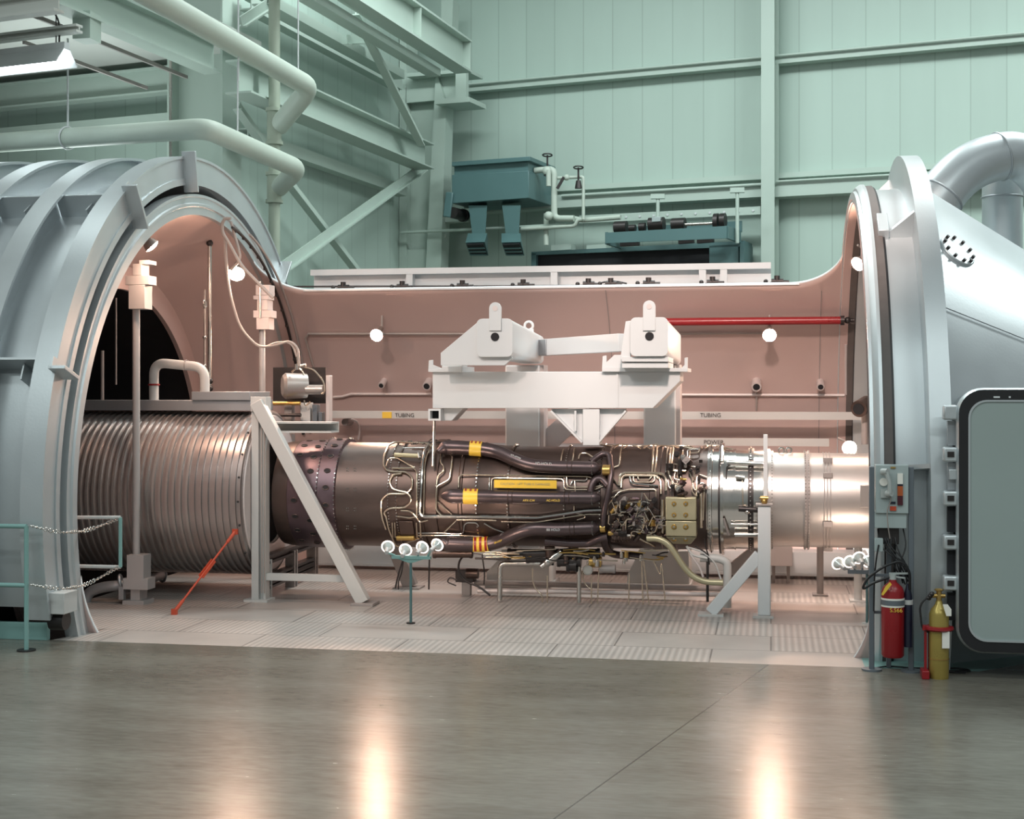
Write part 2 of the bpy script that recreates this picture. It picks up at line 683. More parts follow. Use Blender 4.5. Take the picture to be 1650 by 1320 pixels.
def PL(px, py, off=0.0):
    return PP(px, py, LP + LN * off, LN)


def PB(px, py, off=0.0):
    return PP(px, py, BP + BN * off, BN)


def PA(px, py, off=0.0):
    return PP(px, py, AP + BN * off, BN)


# corner of left and back wall
den = LDIR.x * BDIR.y - LDIR.y * BDIR.x
k_ = ((BP.x - LP.x) * BDIR.y - (BP.y - LP.y) * BDIR.x) / den
CORNER = LP + LDIR * k_
CORNER.z = 0


def wall(name, p, d, n, length, h, z0=-0.0, th=0.3):
    """wall with its own local X along d"""
    M = Matrix((d, -n, UP)).transposed().to_4x4()
    M.translation = Vector((p.x, p.y, 0))
    b = MB().box((0, 0, z0), (length, th, h))
    me = bpy.data.meshes.new(name)
    me.from_pydata([tuple(v) for v in b.v], [], b.f)
    me.materials.append(PANELS)
    o = bpy.data.objects.new(name, me)
    COL.objects.link(o)
    o.matrix_world = M
    return struct(o)


wall('wall_back', CORNER, BDIR, BN, 26, 13.5)
AW = PA(385, 633)
wall('wall_left', AW, LDIR, LN, (CORNER - Vector((AW.x, AW.y, 0))).length + 0.2, 13.5)
wall('wall_bay', Vector((AW.x, AW.y, 0)) - BDIR * 14, BDIR, BN, 14.0, 7.9)

# floor with the pit the chamber stands in
PX0, PX1, PY0, PY1 = -13.0, 6.5, 12.60, 20.6
b = MB()
for x0, y0, x1, y1 in ((-34, -14, 34, PY0), (-34, PY0, PX0, PY1), (PX1, PY0, 34, PY1), (-34, PY1, 34, 40)):
    b.box((x0, y0, -0.25), (x1, y1, 0))
fl = struct(b.build('floor', FLOORM, smooth=False))
b = MB()
b.box((PX0, PY0, -2.9), (PX1, PY1, -2.75))
b.box((PX0, PY0 - 0.1, -2.75), (PX1, PY0, -0.25)).box((PX0, PY1, -2.75), (PX1, PY1 + 0.1, -0.25))
b.box((PX0 - 0.1, PY0, -2.75), (PX0, PY1, -0.25)).box((PX1, PY0, -2.75), (PX1 + 0.1, PY1, -0.25))
struct(b.build('wall_pit', DKMETAL, smooth=False))
# deck inside the cell and its apron in front
q = math.sqrt(3.20 ** 2 - ZC ** 2)
b = MB()
lp = PZ(85, 1031)
lm = PZ(160, 1011)
b.prism([(lp.x, PY0, 0), (0.80, PY0, 0), (0.80, D - 2.93, 0), (1.45, D - 2.93, 0), (1.45, D + 2.93, 0), (0.80, D + 2.93, 0), (0.80, D + q, 0), (-6.62, D + q, 0),
         (-7.72, D + 2.34, 0), (-7.72, D - 2.34, 0), (-6.62, 13.12, 0), (lm.x + 0.12, lm.y, 0)], (0, 0, -0.06))
struct(b.build('floor_deck', DECKM, smooth=False))
b = MB()
b.prism([(0.80, PY0, 0.0), (1.75, PY0, 0.0), (3.4, 14.2, 0.0), (3.4, 14.6, 0.0), (0.80, 13.5, 0)], (0, 0, -0.06))
struct(b.build('floor_plate', TEAL_L, smooth=False))
b = MB()
b.prism([(1.75, PY0, 0.0), (6.6, PY0, 0), (6.6, 16, 0.0), (3.4, 14.2, 0)], (0, 0, -0.2))
struct(b.build('floor_apron', FLOORM, smooth=False))
b = MB().box((PX0, 12.56, 0.0), (PZ(80, 1031).x, 12.62, 0.165))
tag(b.build('kick_plate', TEAL_L, bevel=0.004), 'low teal kick plate along the floor below the ribbed hatch', 'kick plate')

# ceiling of the lower bay
zc = 7.75
a0 = Vector((AW.x, AW.y, zc))
b = MB()
b.prism([a0 + LN * 0.4, a0 + LN * 0.4 - LDIR * 12, a0 - LDIR * 12 - BDIR * 15, a0 - BDIR * 15], (0, 0, 0.2))
struct(b.build('ceiling', WHITECEIL, smooth=False))


def member(name, b, label, cat, m=None, bev=0.0, group=None):
    return tag(b.build(name, m or GREEN, bevel=bev, smooth=False), label, cat, group)


# eave beam on the bay wall and the white cross beam nearer the eye
e0, e1 = PA(-60, 172, 0.25), PA(284, 128, 0.25)
z_e = e1.z
member('eave_beam', MB().ibeam(Vector((e0.x, e0.y, z_e)), Vector((e1.x, e1.y, z_e)), 0.25, 0.42),
       'pale beam with bolt plates under the roof deck, behind the fluorescent light', 'beam')
g0, g1 = PA(-60, 212, 0.2), PA(280, 190, 0.2)
z_g = g1.z
member('wall_girt', MB().channel(Vector((g0.x, g0.y, z_g)), Vector((g1.x, g1.y, z_g)), 0.22, 0.14, 0.02),
       'pale green girt across the low wall just above the long pipe', 'girt')
# crossing purlin in front: x-parallel white strip at the far upper left
c1 = PT(128, 46, 17.5)
member('roof_purlin', MB().ibeam(c1, c1 - BDIR * 5, 0.12, 0.10), 'white roof purlin above the fluorescent light', 'beam', WHITECEIL)
c2 = PT(95, 3, 15.5)
member('roof_purlin', MB().ibeam(c2, c2 - BDIR * 5, 0.16, 0.22), 'white roof purlin at the very top left corner', 'beam', WHITECEIL)
for i, (px, py, lab) in enumerate([(5, 5, 'thin dark strut under the roof deck leading to the fluorescent light'), (38, 68, 'thin dark strut under the roof deck beyond the fluorescent light')]):
    p = PT(px, py, 17 + 2 * i)
    p2 = p + LDIR * (4.2 if i == 0 else 3.0)
    member('roof_strut', MB().bar(p, p2, 0.035, 0.05), lab, 'strut', GREYB)
# main girder running from above the eye to the bay column
gb = PP(338, 92, LP + LN * 0.35, LN)
gz = gb.z
member('roof_girder', MB().ibeam(gb - LDIR * 13, gb + LDIR * 0.1, 0.30, 0.46, 0.035),
       'deep pale green girder running to the bay column under the upper pipe', 'beam')
for dd in (4.1, 4.25):
    pass
b = MB()
hc = PP(140, 35, LP + LN * 0.35, LN)
b.box(hc + Vector((-0.12, -0.15, -0.25)), hc + Vector((0.12, 0.15, 0.1)))
member('beam_hanger', b, 'bolted hanger bracket under the deep girder', 'bracket')

# bay column (two broad faces) at the end of the low wall
cc = PA(330, 633, 0.1)
b = MB()
w0, w1 = PA(287, 633, 0.25), PA(372, 633, 0.25)
b.bar((w0 + w1) / 2 * 1 + Vector((0, 0, -2.38)), (w0 + w1) / 2 + Vector((0, 0, 11)), 0.02, 0.02)
b = MB()
mid = (w0 + w1) / 2
hw = (w1 - w0).length / 2
for sgn in (-1, 1):
    b.obox(Vector((mid.x, mid.y, 6.5)) + BDIR * sgn * hw, BDIR * 0.02, BN * 0.26, UP * 6.5)
b.obox(Vector((mid.x, mid.y, 6.5)), BDIR * hw, BN * 0.015, UP * 6.5)
member('steel_column', b, 'wide pale green steel column at the end of the low wall behind the ribbed hatch', 'column')

# ---- beams of the left wall
def lbeam(name, pa, pb, off, w, h, label, kind='i', cat='beam'):
    A, B = PL(*pa, off), PL(*pb, off)
    z = (A.z + B.z) / 2
    A.z = B.z = z
    b = MB()
    (b.ibeam if kind == 'i' else b.channel)(A, B, w, h)
    return member(name, b, label, cat)


lbeam('side_beam', (384, 127), (684, 250), 0.9, 0.42, 0.50, 'heavy bolted pale green beam crossing the corner bay behind the drain pipe')
lbeam('wall_girt', (390, 205), (648, 318), 0.25, 0.22, 0.20, 'sloping girt on the side wall above the crossed braces', 'c', 'girt')
lbeam('wall_girt', (395, 8), (640, 133), 0.25, 0.22, 0.22, 'side wall girt just below the roof bracing', 'c', 'girt')
lbeam('roof_strut', (492, 0), (700, 112), 1.6, 0.24, 0.14, 'flat pale green strut under the crane girder', 'c', 'beam')
lbeam('roof_strut', (420, 10), (640, 112), 0.7, 0.3, 0.16, 'pale green strut lying against the side wall under the crane girder', 'c', 'beam')
# crane girder
ga = PP(747, 92, LP + LN * 3.2, LN)
A = PL(747, 92, 1.9)
hgt = 0.62
b = MB().ibeam(A - LDIR * 14, A, 0.34, hgt, 0.04)
for kk in (0.05, 2.6, 5.2):
    b.bar(A - LDIR * kk - UP * 0.27, A - LDIR * kk + UP * 0.27, 0.32, 0.02, LDIR)
member('crane_girder', b, 'deep crane girder ending at the bracket of the corner column', 'beam')


def brace(name, pa, pb, off, w, label, m=None):
    A, B = PL(*pa, off), PL(*pb, off)
    b = MB()
    d = (B - A).normalized()
    side = d.cross(LN).normalized()
    b.obox((A + B) / 2, (B - A) / 2, side * w / 2, LN * 0.012)
    b.obox((A + B) / 2 + side * w / 2, (B - A) / 2, side * 0.012, LN * w / 2)
    return member(name, b, label, 'brace', m)


brace('cross_brace', (455, 430), (682, 268), 0.7, 0.17, 'long diagonal brace rising from behind the hatch to the heavy beam')
brace('cross_brace', (465, 290), (585, 446), 0.55, 0.14, 'diagonal brace falling from the lower pipe elbow, crossing the long brace')
brace('cross_brace', (574, 18), (680, 230), 1.3, 0.15, 'steep diagonal brace from the crane girder down to the heavy beam')
brace('cross_brace', (384, 170), (432, 240), 0.5, 0.14, 'short brace beside the bay column behind the drain pipe')
brace('cross_brace', (388, 35), (438, 2), 0.8, 0.15, 'short brace at the top of the bay column')
brace('cross_brace', (560, 64), (596, 62), 1.0, 0.16, 'short cross strut between the two roof struts')

# ---- corner column, tapered, with its crane bracket
def slab(name, poly, plane, off, depth, label, cat, m=None, group=None, kind=None):
    pts = [plane(x, y, off) for x, y in poly]
    n = LN if plane is PL else BN
    o = MB().prism(pts, -n * depth).build(name, m or GREEN, smooth=False)
    return tag(o, label, cat, group, kind)


cr = thing('corner_column', PB(690, 633, 1.2) - Vector((0, 0, 2.38)), 'tapered pale green corner column with crane bracket beside the heater', 'column')


def cpart(name, poly, off, depth, m=None):
    pts = [PB(x, y, off) for x, y in poly]
    return MB().prism(pts, -BN * depth).build(name, m or GREEN, cr, smooth=False)


cpart('web', [(646, 118), (704, 118), (692, 470), (643, 470)], 0.85, 0.05)
cpart('flange', [(702, 112), (719, 168), (709, 470), (684, 470), (699, 180)], 1.15, 0.35)
cpart('flange', [(644, 0), (655, 0), (655, 470), (643, 470)], 1.05, 0.5)
cpart('crane_bracket', [(655, 122), (745, 112), (745, 158), (653, 166)], 1.05, 0.1)
cpart('bracket_flange', [(700, 160), (756, 156), (757, 164), (701, 168)], 1.45, 0.8)
cpart('bracket_flange', [(655, 118), (755, 111), (755, 116), (655, 124)], 1.35, 0.7)
cpart('stiffener', [(734, 114), (751, 112), (751, 157), (734, 158)], 1.4, 0.12)
cpart('post', [(711, 0), (730, 0), (728, 48), (711, 34)], 0.9, 0.3)
cpart('door_panel', [(651, 402), (687, 402), (686, 470), (650, 470)], 1.0, 0.04)

# ---- back wall members
def brail(name, pa, pb, off, w, h, label, kind='c', cat='girt', m=None):
    A, B = PB(*pa, off), PB(*pb, off)
    z = (A.z + B.z) / 2
    A.z = B.z = z
    b = MB()
    if kind == 'c':
        b.channel(A, B, w, h)
    elif kind == 'i':
        b.ibeam(A, B, w, h)
    else:
        b.tube([A, B], w, 8)
    return member(name, b, label, cat, m)


brail('wall_girt', (755, 146), (1700, 55), 0.13, 0.26, 0.16, 'upper girt across the back wall')
brail('conduit_pipe', (755, 138), (1700, 46), 0.32, 0.022, 0, 'thin conduit running along the upper girt of the back wall', 't', 'conduit')
brail('wall_girt', (704, 345), (1236, 300), 0.2, 0.4, 0.26, 'lower girt of the back wall left of the tall column')
brail('wall_girt', (1250, 312), (1700, 280), 0.2, 0.4, 0.26, 'lower girt of the back wall right of the tall column')
brail('wall_girt', (700, 322), (1700, 252), 0.1, 0.2, 0.10, 'thin girt above the lower girt of the back wall')
brail('conduit_pipe', (905, 322), (1236, 290), 0.45, 0.03, 0, 'conduit along the lower girt behind the valves', 't', 'conduit')
brail('conduit_pipe', (1250, 297), (1700, 262), 0.45, 0.022, 0, 'conduit along the lower girt above the grey cone', 't', 'conduit')
brail('conduit_pipe', (646, 379), (912, 358), 1.25, 0.03, 0, 'thin pipe crossing in front of the corner column below the heater', 't', 'conduit')
b = MB()
for px, top in ((805, 140), (945, 122), (1093, 108), (1410, 74), (1585, 55)):
    pass
cl = PB(1243, 633, 0.3)
b = MB()
for sg in (0.3, -0.06):
    b.obox(Vector((cl.x, cl.y, 6.5)) + BN * sg, BDIR * 0.125, BN * 0.015, UP * 6.5)
b.obox(Vector((cl.x, cl.y, 6.5)) + BN * 0.12, BDIR * 0.012, BN * 0.18, UP * 6.5)
member('steel_column', b, 'tall slim pale green column on the back wall near the right end cap', 'column')
b = MB()
A, B = PB(705, 330, 0.5), PB(752, 324, 0.5)
b.channel(A, B, 0.25, 0.3)
# cable tray with lit holes
tr = thing('cable_tray', PB(1080, 347, 0.55), 'long perforated cable tray along the back wall behind the hoist', 'cable tray')
A, B = PB(934, 356, 0.55), PB(1226, 337, 0.55)
A.z = B.z = (A.z + B.z) / 2
MB().bar(A, B, 0.05, 0.15).build('tray', GREEN, tr)
for i in range(13):
    p = A.lerp(B, (i + .5) / 13) + BN * 0.03
    MB().cyl(p - BN * 0.01, p + BN * 0.01, 0.022, seg=10).build('tray_hole', WHITE, tr)
# dark equipment opening with teal frame
po = thing('roll_door_housing', PB(1030, 440, 0.8), 'teal framed dark doorway behind the chamber rim', 'doorway')


def opart(name, poly, off, depth, m):
    return MB().prism([PB(x, y, off) for x, y in poly], -BN * depth).build(name, m, po, smooth=False)


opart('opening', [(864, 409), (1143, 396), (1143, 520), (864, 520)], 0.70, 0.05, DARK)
opart('lintel', [(856, 406), (1200, 388), (1200, 397), (864, 411), (856, 411)], 0.8, 0.6, TEAL)
opart('jamb', [(856, 408), (864, 408), (864, 520), (856, 520)], 0.8, 0.6, TEAL)
opart('jamb', [(1143, 396), (1190, 394), (1190, 520), (1143, 520)], 0.8, 0.6, TEAL)
opart('side_channel', [(1192, 392), (1199, 392), (1199, 520), (1192, 520)], 0.9, 0.7, TEAL)
for x0, lab in ((868, 'pale ledge box on the teal doorway head, the one nearer the box heater'), (925, 'pale ledge box on the teal doorway head, the one nearer the hoist')):
    b = MB().prism([PB(x0 + dx, y, 0.5) for dx, y in ((20, 395), (52, 393), (52, 402), (20, 404))], -BN * 0.3)
    member('wall_box', b, lab, 'box')
# hoist on teal frame
hr = thing('hoist_trolley', PB(1080, 395, 1.6), 'teal framed hoist trolley hung on rods before the back wall', 'hoist')


def hpart(name, b, m, bev=0):
    return b.build(name, m, hr, bevel=bev)


def pbq(poly, off):
    return [PB(x, y, off) for x, y in poly]


hpart('side_rail', MB().prism(pbq([(976, 375), (1171, 364), (1171, 384), (976, 392)], 1.7), -BN * 0.05), TEAL)
hpart('side_rail', MB().prism(pbq([(1010, 366), (1195, 356), (1195, 374), (1010, 384)], 0.8), -BN * 0.05), TEAL)
A, B = PB(1171, 374, 1.67), PB(1192, 366, 0.8)
B.z = A.z
hpart('end_rail', MB().bar(A, B, 0.05, 0.23), TEAL)
A, B = PB(977, 384, 1.67), PB(1000, 377, 0.8)
B.z = A.z
hpart('end_rail', MB().bar(A, B, 0.05, 0.23), TEAL)
for x0, x1, y, r in ((991, 1010, 367, .12), (1014, 1024, 368, .07), (1030, 1040, 366, .08), (1046, 1070, 362, .13), (1083, 1104, 362, .12), (1151, 1158, 358, .16), (1161, 1169, 356, .14)):
    A, B = PB(x0, y, 1.25), PB(x1, y - 1, 1.25)
    B.z = A.z
    hpart('winch_drum', MB().cyl(A, B, r, seg=18), DKMETAL)
hpart('gear_box', MB().prism(pbq([(1050, 350), (1064, 349), (1064, 357), (1050, 358)], 1.4), -BN * 0.3), BOXG, 0.01)
A, B = PB(1104, 362, 1.3), PB(1152, 357, 1.3)
B.z = A.z
hpart('drive_shaft', MB().cyl(A, B, 0.03), STEEL)
for x0, x1, y in ((1000, 1030, 394), (1094, 1118, 390), (1124, 1150, 389)):
    A, B = PB(x0, y, 1.2), PB(x1, y - 2, 1.2)
    hpart('lower_beam', MB().bar(A, B, 0.1, 0.08), DKMETAL)
for x, y0, y1 in ((1060, 318, 358), (1188, 308, 392)):
    A, B = PB(x, y0, 1.25), PB(x, y1, 1.25)
    hpart('hanger_rod', MB().tube([A, B], 0.035, 8), GREEN)
    hpart('hanger_plate', MB().box(A - Vector((.13, .05, .03)), A + Vector((.13, .05, .06))), GREEN)
# unit heater
hu = thing('unit_heater', PB(800, 330, 1.0), 'teal box heater with two louvred down spouts on the back wall', 'heater')


def up(name, b, m, bev=0.0, par=None):
    return b.build(name, m, par or hu, bevel=bev)


hd = 1.25
up('cabinet', MB().prism(pbq([(728, 282), (852, 275), (852, 319), (728, 328)], 1.7), -BN * hd), TEAL, 0.01)
up('cabinet_neck', MB().prism(pbq([(732, 268), (851, 261), (851, 276), (732, 283)], 1.65), -BN * (hd - 0.1)), TEAL)
up('lid', MB().prism(pbq([(728, 261), (854, 252), (854, 259), (728, 268)], 1.75), -BN * (hd + .1)), TEAL, 0.008)
for x0 in (757, 811):
    sp = up('down_spout', MB().hexa([PB(x0 + dx, 331, o) for dx, o in ((-2, 1.6), (28, 1.6), (28, 1.1), (-2, 1.1))],
                                   [PB(x0 + dx, 378, o) for dx, o in ((4, 1.6), (25, 1.6), (25, 1.15), (4, 1.15))]), TEAL)
    fo = 1 if x0 < 800 else -1
    mo = MB().hexa([PB(x0 + dx, 376, o) for dx, o in ((-3, 1.65), (28, 1.65), (28, 1.1), (-3, 1.1))],
                   [PB(x0 - 3 + (4 if x0 > 800 else 0) + dx, y, o) for dx, y, o in ((-4, 391, 2.0), (27, 390, 2.0), (33, 412, 1.5), (3, 412, 1.5))])
    up('outlet_hood', mo, TEAL)
    gl = [PB(x0 - 3 + (4 if x0 > 800 else 0) + dx, y, o) for dx, y, o in ((-2, 393, 2.01), (25, 392, 2.01), (31, 410.5, 1.52), (5, 410.5, 1.52))]
    nrm = (gl[1] - gl[0]).cross(gl[3] - gl[0]).normalized()
    if nrm.y > 0:
        nrm = -nrm
    lo = up('louvre', MB().prism(gl, nrm * 0.02), DARK)
    for kk in (0.3, 0.6, 0.9):
        a, c = gl[0].lerp(gl[3], kk), gl[1].lerp(gl[2], kk)
        up('louvre_blade', MB().bar(a + nrm * .03, c + nrm * .03, 0.05, 0.015, nrm), TEAL)
p = PB(738, 345, 1.5)
up('motor', MB().cyl(p - BDIR * 0.0 - BN * .2, p + BN * .25, 0.11).cyl(p - BN * .28, p - BN * .2, 0.13), DKMETAL)
p0, p1 = PB(720, 346, 1.75), PB(725, 318, 1.75)
up('belt_guard', MB().bar(p0 - UP * .05, p1 + UP * .1, 0.06, 0.16, BDIR), TEAL, 0.02)
# heater piping with hand valves
hp = thing('steam_piping', PB(895, 300, 1.3), 'pale steam pipes with two hand wheels right of the box heater', 'pipework')


def pipe(par, px, off, r, m=PIPEG, name='pipe', fr=0.12):
    return MB().tube(fillet([PB(x, y, off) for x, y in px], fr), r, 10).build(name, m, par)


pipe(hp, [(862, 275), (893, 272), (893, 352), (925, 352)], 1.35, 0.062, name='riser_pipe')
pipe(hp, [(884, 274), (884, 300)], 1.45, 0.05, name='stub_pipe')
pipe(hp, [(899, 287), (940, 285), (940, 354)], 1.35, 0.032, name='drop_pipe', fr=.05)
pipe(hp, [(925, 352), (938, 355), (1000, 350)], 1.2, 0.05, name='header_pipe')
pipe(hp, [(840, 369), (926, 364), (931, 354), (940, 354)], 1.3, 0.04, name='return_pipe')
pipe(hp, [(880, 344), (880, 395)], 1.2, 0.05, name='drip_leg')
for x, y in ((882, 250), (932, 270)):
    p = PB(x, y, 1.4)
    v = MB().torus(p, (0, .15, 1), 0.09, 0.014).cyl(p, p - UP * 0.38, 0.018).cyl(p - UP * .25, p - UP * .4, 0.045, 0.07)
    v.build('hand_valve', DKMETAL, hp)
for x, y, r in ((882, 276, .1), (913, 286, .06), (884, 348, .09)):
    p = PB(x, y, 1.4)
    MB().ball(p, r, 12).build('pipe_fitting', PIPEG, hp)
p = PB(902, 294, 1.45)
MB().bar(p + Vector((-.05, 0, -.12)), p + Vector((.08, 0, .1)), 0.05, 0.05).build('drain_lever', DKMETAL, hp)
# conduits at the corner column foot
b = MB().tube(fillet([PB(718, 378, 1.0), PB(708, 398, 1.0), PB(707, 470, 1.0)], 0.1), 0.03, 8)
tag(b.build('conduit_pipe', PIPEG), 'bent conduit at the foot of the corner column', 'conduit')
b = MB().channel(PB(700, 349, 0.9), PB(752, 345, 0.9), 0.25, 0.3)
member('bracket_beam', b, 'short channel bracket between the corner column and the heater motor', 'bracket')
for (x, y0, y1, lab) in ((805, 318, 345, ''),):
    pass

# ---- rain pipes at the upper left
dp = thing('drain_pipe', PL(442, 633, 1.2) - Vector((0, 0, 2.38)), 'khaki vertical drain pipe with two branch fittings before the side wall', 'pipe')
A, B = PL(442, -40, 1.2), PL(442, 470, 1.2)
B.x, B.y = A.x, A.y
MB().cyl(A, B, 0.085).build('stack', PIPEB, dp)
for y0, y1 in ((180, 228), (283, 322)):
    p0, p1 = PL(442, y0, 1.2), PL(442, y1, 1.2)
    p1.x, p1.y = p0.x, p0.y
    MB().cyl(p0, p1, 0.108).cyl(p0, p0 + UP * .05, 0.13).cyl(p1, p1 - UP * .05, 0.13).build('branch_fitting', PIPEB, dp)


def lpipe(name, pts, r, label, m=PIPEG):
    t = thing(name, pts[0], label, 'pipe')
    MB().tube(fillet(pts, r * 1.6, 6), r, 18).build('run', m, t)
    return t


e1 = PL(500, 141, 2.0)
s1 = PL(330, 41, 2.0)
dd = (e1 - s1)
dd.z *= 0.9
up1 = lpipe('overhead_pipe', [e1 - dd * 2.6, e1, PL(449, 203, 1.25)], 0.145, 'upper lagged pipe sloping down to the top branch of the drain pipe')
e2 = PL(480, 272, 1.9)
s2 = PL(332, 207, 1.9)
lp2 = lpipe('overhead_pipe', [s2 + (PA(-330, 253, 3.0) - s2), s2, e2, PL(449, 303, 1.25)], 0.135, 'lower lagged pipe bent over the ribbed hatch to the lower branch of the drain pipe')
for par, px, y0, y1, off in ((up1, 480.5, -30, 116, 2.0), (up1, 384, -30, 130, 2.0), (lp2, 383, 100, 212, 1.9)):
    A, B = PL(px, y0, off), PL(px, y1, off)
    B.x, B.y = A.x, A.y
    MB().tube([A, B], 0.012, 6).build('hanger_rod', WHITE, par)
q0 = s2.lerp(PA(-330, 253, 3.0), 0.29)
MB().tube([q0 + UP * .1, q0 + UP * 1.35], 0.014, 6).build('hanger_rod', WHITE, lp2)
MB().torus(q0, (PA(-330, 253, 3.0) - s2), 0.15, 0.012).build('hanger_clamp', WHITE, lp2)
p = PA(275, 633, 0.6)
tag(MB().tube([Vector((p.x, p.y, 4.0)), PA(275, 96, 0.6)], 0.025, 8).build('conduit_pipe', STEEL), 'thin steel conduit beside the bay column', 'conduit')
# fluorescent luminaire
L1 = PT(108, 100, 17.6)
L0 = L1 - BDIR * 3.2
L0.z = L1.z
fl_ = thing('fluorescent_light', (L0 + L1) / 2, 'lit white fluorescent light hung from the roof deck', 'light')
hs = MB()
for sg in (-1, 1):
    hs.hexa([L0 + BN * sg * 0.05 + UP * .16, L1 + BN * sg * .05 + UP * .16, L1 + BN * sg * .055 + UP * .17, L0 + BN * sg * .055 + UP * .17],
            [L0 + BN * sg * 0.19 - UP * .03, L1 + BN * sg * .19 - UP * .03, L1 + BN * sg * .2 - UP * .02, L0 + BN * sg * .2 - UP * .02])
hs.build('reflector', WHITE, fl_)
hs = MB().bar(L0 + UP * .2, L1 + UP * .2, 0.1, 0.09)
hs.build('ballast_housing', WHITE, fl_)
for sg in (-1, 1):
    MB().tube([L0 + BN * sg * .07 + UP * .04, L1 + BN * sg * .07 + UP * .04 - BDIR * .03], 0.03, 10).build('lamp_tube', TUBELIGHT, fl_)
p = L1 - BDIR * 0.12 + UP * 0.24
MB().tube(fillet([p, p + UP * .35, p + UP * .5 - BDIR * .15 - LDIR * .3], .15), 0.012, 6).build('feed_conduit', DKMETAL, fl_)
MB().tube([p - BDIR * .05, p + UP * .6 - BDIR * .05], 0.008, 6).build('hanger_rod', DKMETAL, fl_)
p = PT(68, 8, 16.5)
b = MB().bar(p + UP * .35, p - UP * .02, 0.045, 0.045, BN)
tag(b.build('hook_strap', TEAL_L), 'small turquoise strap hanging at the upper left corner', 'strap')

area('hidden_bay_fill', (AW.x - 1.9, AW.y - 2.0, 5.0), (AW.x - 2.2, AW.y - 2.4, 9), 2.4, 0.6, 75, COOL)  # upward fill hidden behind the hatch, added to brighten the bay ceiling
# ================================================================== test chamber, fixed half
RI, XL, XR = 3.24, -6.66, 0.86
CH = thing('test_chamber', (-3.0, D, 0), 'big silver altitude test chamber with open front, bulging right end cap and door', 'test chamber')


def CP(x, r, deg):
    a = rad(deg)
    return Vector((x, D - r * math.cos(a), ZC + r * math.sin(a)))


def chp(name, b, m, bevel=0.0, angle=38):
    return b.build(name, m, CH, bevel=bevel, angle=angle)


# cut-away shell: from below the deck at the front, round underneath and up the back to the rim
RIM = math.degrees(math.atan2(3.76 - ZC, 18.12 - D))      # elevation of the rim behind the axis
A_F0, A_B0 = -27.0, -(180 + 180 - 0) + (180 - RIM) + 180 - 0  # placeholder, replaced below
A_F = -28.0                                               # front lower edge
A_B = -(360 - (180 - RIM))                                # going downward round the back to the rim
rf = 0.62
xs = []
n = 14
for i in range(n + 1):
    xs.append(rf * (1 - math.cos(PI / 2 * i / n)))
xs = [XL + x for x in xs] + [XL + rf + (XR - XL - 2 * rf) * k / 10 for k in range(1, 10)] + [XR - x for x in reversed(xs)]


def ext(x):
    d = min(x - XL, XR - x)
    if d >= rf:
        return 0.0
    return rf - math.sqrt(max(0.0, rf * rf - (rf - d) ** 2))


M_ = 110
vs, fs = [], []
for x in xs:
    e = math.degrees(ext(x) / RI)
    dl, dr_ = x - XL, XR - x
    fa = max(A_F, -12 - 14 * (dl / .16) ** .45, -14 - 12 * (dr_ / .25) ** .45)
    ba = A_B - e
    for j in range(M_ + 1):
        vs.append(CP(x, RI, fa + (ba - fa) * j / M_))
for i in range(len(xs) - 1):
    for j in range(M_):
        a = i * (M_ + 1) + j
        fs.append((a, a + 1, a + M_ + 2, a + M_ + 1))
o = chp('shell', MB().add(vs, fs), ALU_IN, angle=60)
o.data.materials.append(WHITE)
sd = o.modifiers.new('plate', 'SOLIDIFY')
sd.thickness = 0.035
sd.offset = 0
sd.material_offset_rim = 1
# left ring flange, stepped, and the cone behind it
chp('ring_flange', MB().lathe([(XL - .05, 3.24), (XL, 3.24), (XL, 3.33), (XL + .02, 3.34), (XL + .02, 3.37), (XL, 3.38), (XL, 3.44), (XL + .015, 3.45), (XL + .015, 3.48), (XL - .12, 3.48), (XL - .12, 3.24)], D, ZC, 160, closed_prof=True), ALU, angle=25)
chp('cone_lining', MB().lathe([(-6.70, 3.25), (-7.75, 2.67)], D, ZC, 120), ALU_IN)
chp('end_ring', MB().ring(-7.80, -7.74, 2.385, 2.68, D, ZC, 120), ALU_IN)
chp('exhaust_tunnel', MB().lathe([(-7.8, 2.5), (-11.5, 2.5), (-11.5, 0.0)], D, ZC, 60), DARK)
# right end: ring, gasket, barrel, great flange with gussets, cone
chp('end_ring', MB().lathe([(XR, 3.27), (XR, 3.31), (XR + .03, 3.32), (XR + .03, 3.35), (XR + .05, 3.37), (XR + .08, 3.39), (XR + .11, 3.39), (XR + .11, 3.2), (XR, 3.2)], D, ZC, 160, closed_prof=True), ALU, angle=25)
chp('gasket', MB().ring(XR + .11, XR + .19, 3.18, 3.375, D, ZC, 160), GASKET)
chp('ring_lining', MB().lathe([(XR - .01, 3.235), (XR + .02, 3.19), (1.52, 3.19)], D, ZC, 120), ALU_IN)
chp('gasket_lip', MB().ring(XR + .19, XR + .21, 3.18, 3.36, D, ZC, 160), BLACK)
chp('barrel', MB().ring(XR + .2, 1.36, 3.1, 3.33, D, ZC, 160), ALU)
chp('great_flange', MB().ring(1.33, 1.51, 3.2, 3.68, D, ZC, 160), ALU, angle=30)
cone = chp('end_cap', MB().lathe([(1.50, 3.40), (5.5, 3.40 - 4.0 * .655), (5.5, 0)], D, ZC, 128), ALU)


def gusset(name, deg, x0, x1, r0, r1, t=0.04, slope=True):
    a = rad(deg)
    u = Vector((0, -math.cos(a), math.sin(a)))
    tv = Vector((0, math.sin(a), math.cos(a)))
    pts = [CP(x0, r0, deg), CP(x1, r0, deg), CP(x1, r1, deg)] if slope else [CP(x0, r0, deg), CP(x1, r0, deg), CP(x1, r1, deg), CP(x0, r1, deg)]
    return chp(name, MB().prism([p - tv * t / 2 for p in pts], tv * t), ALU)


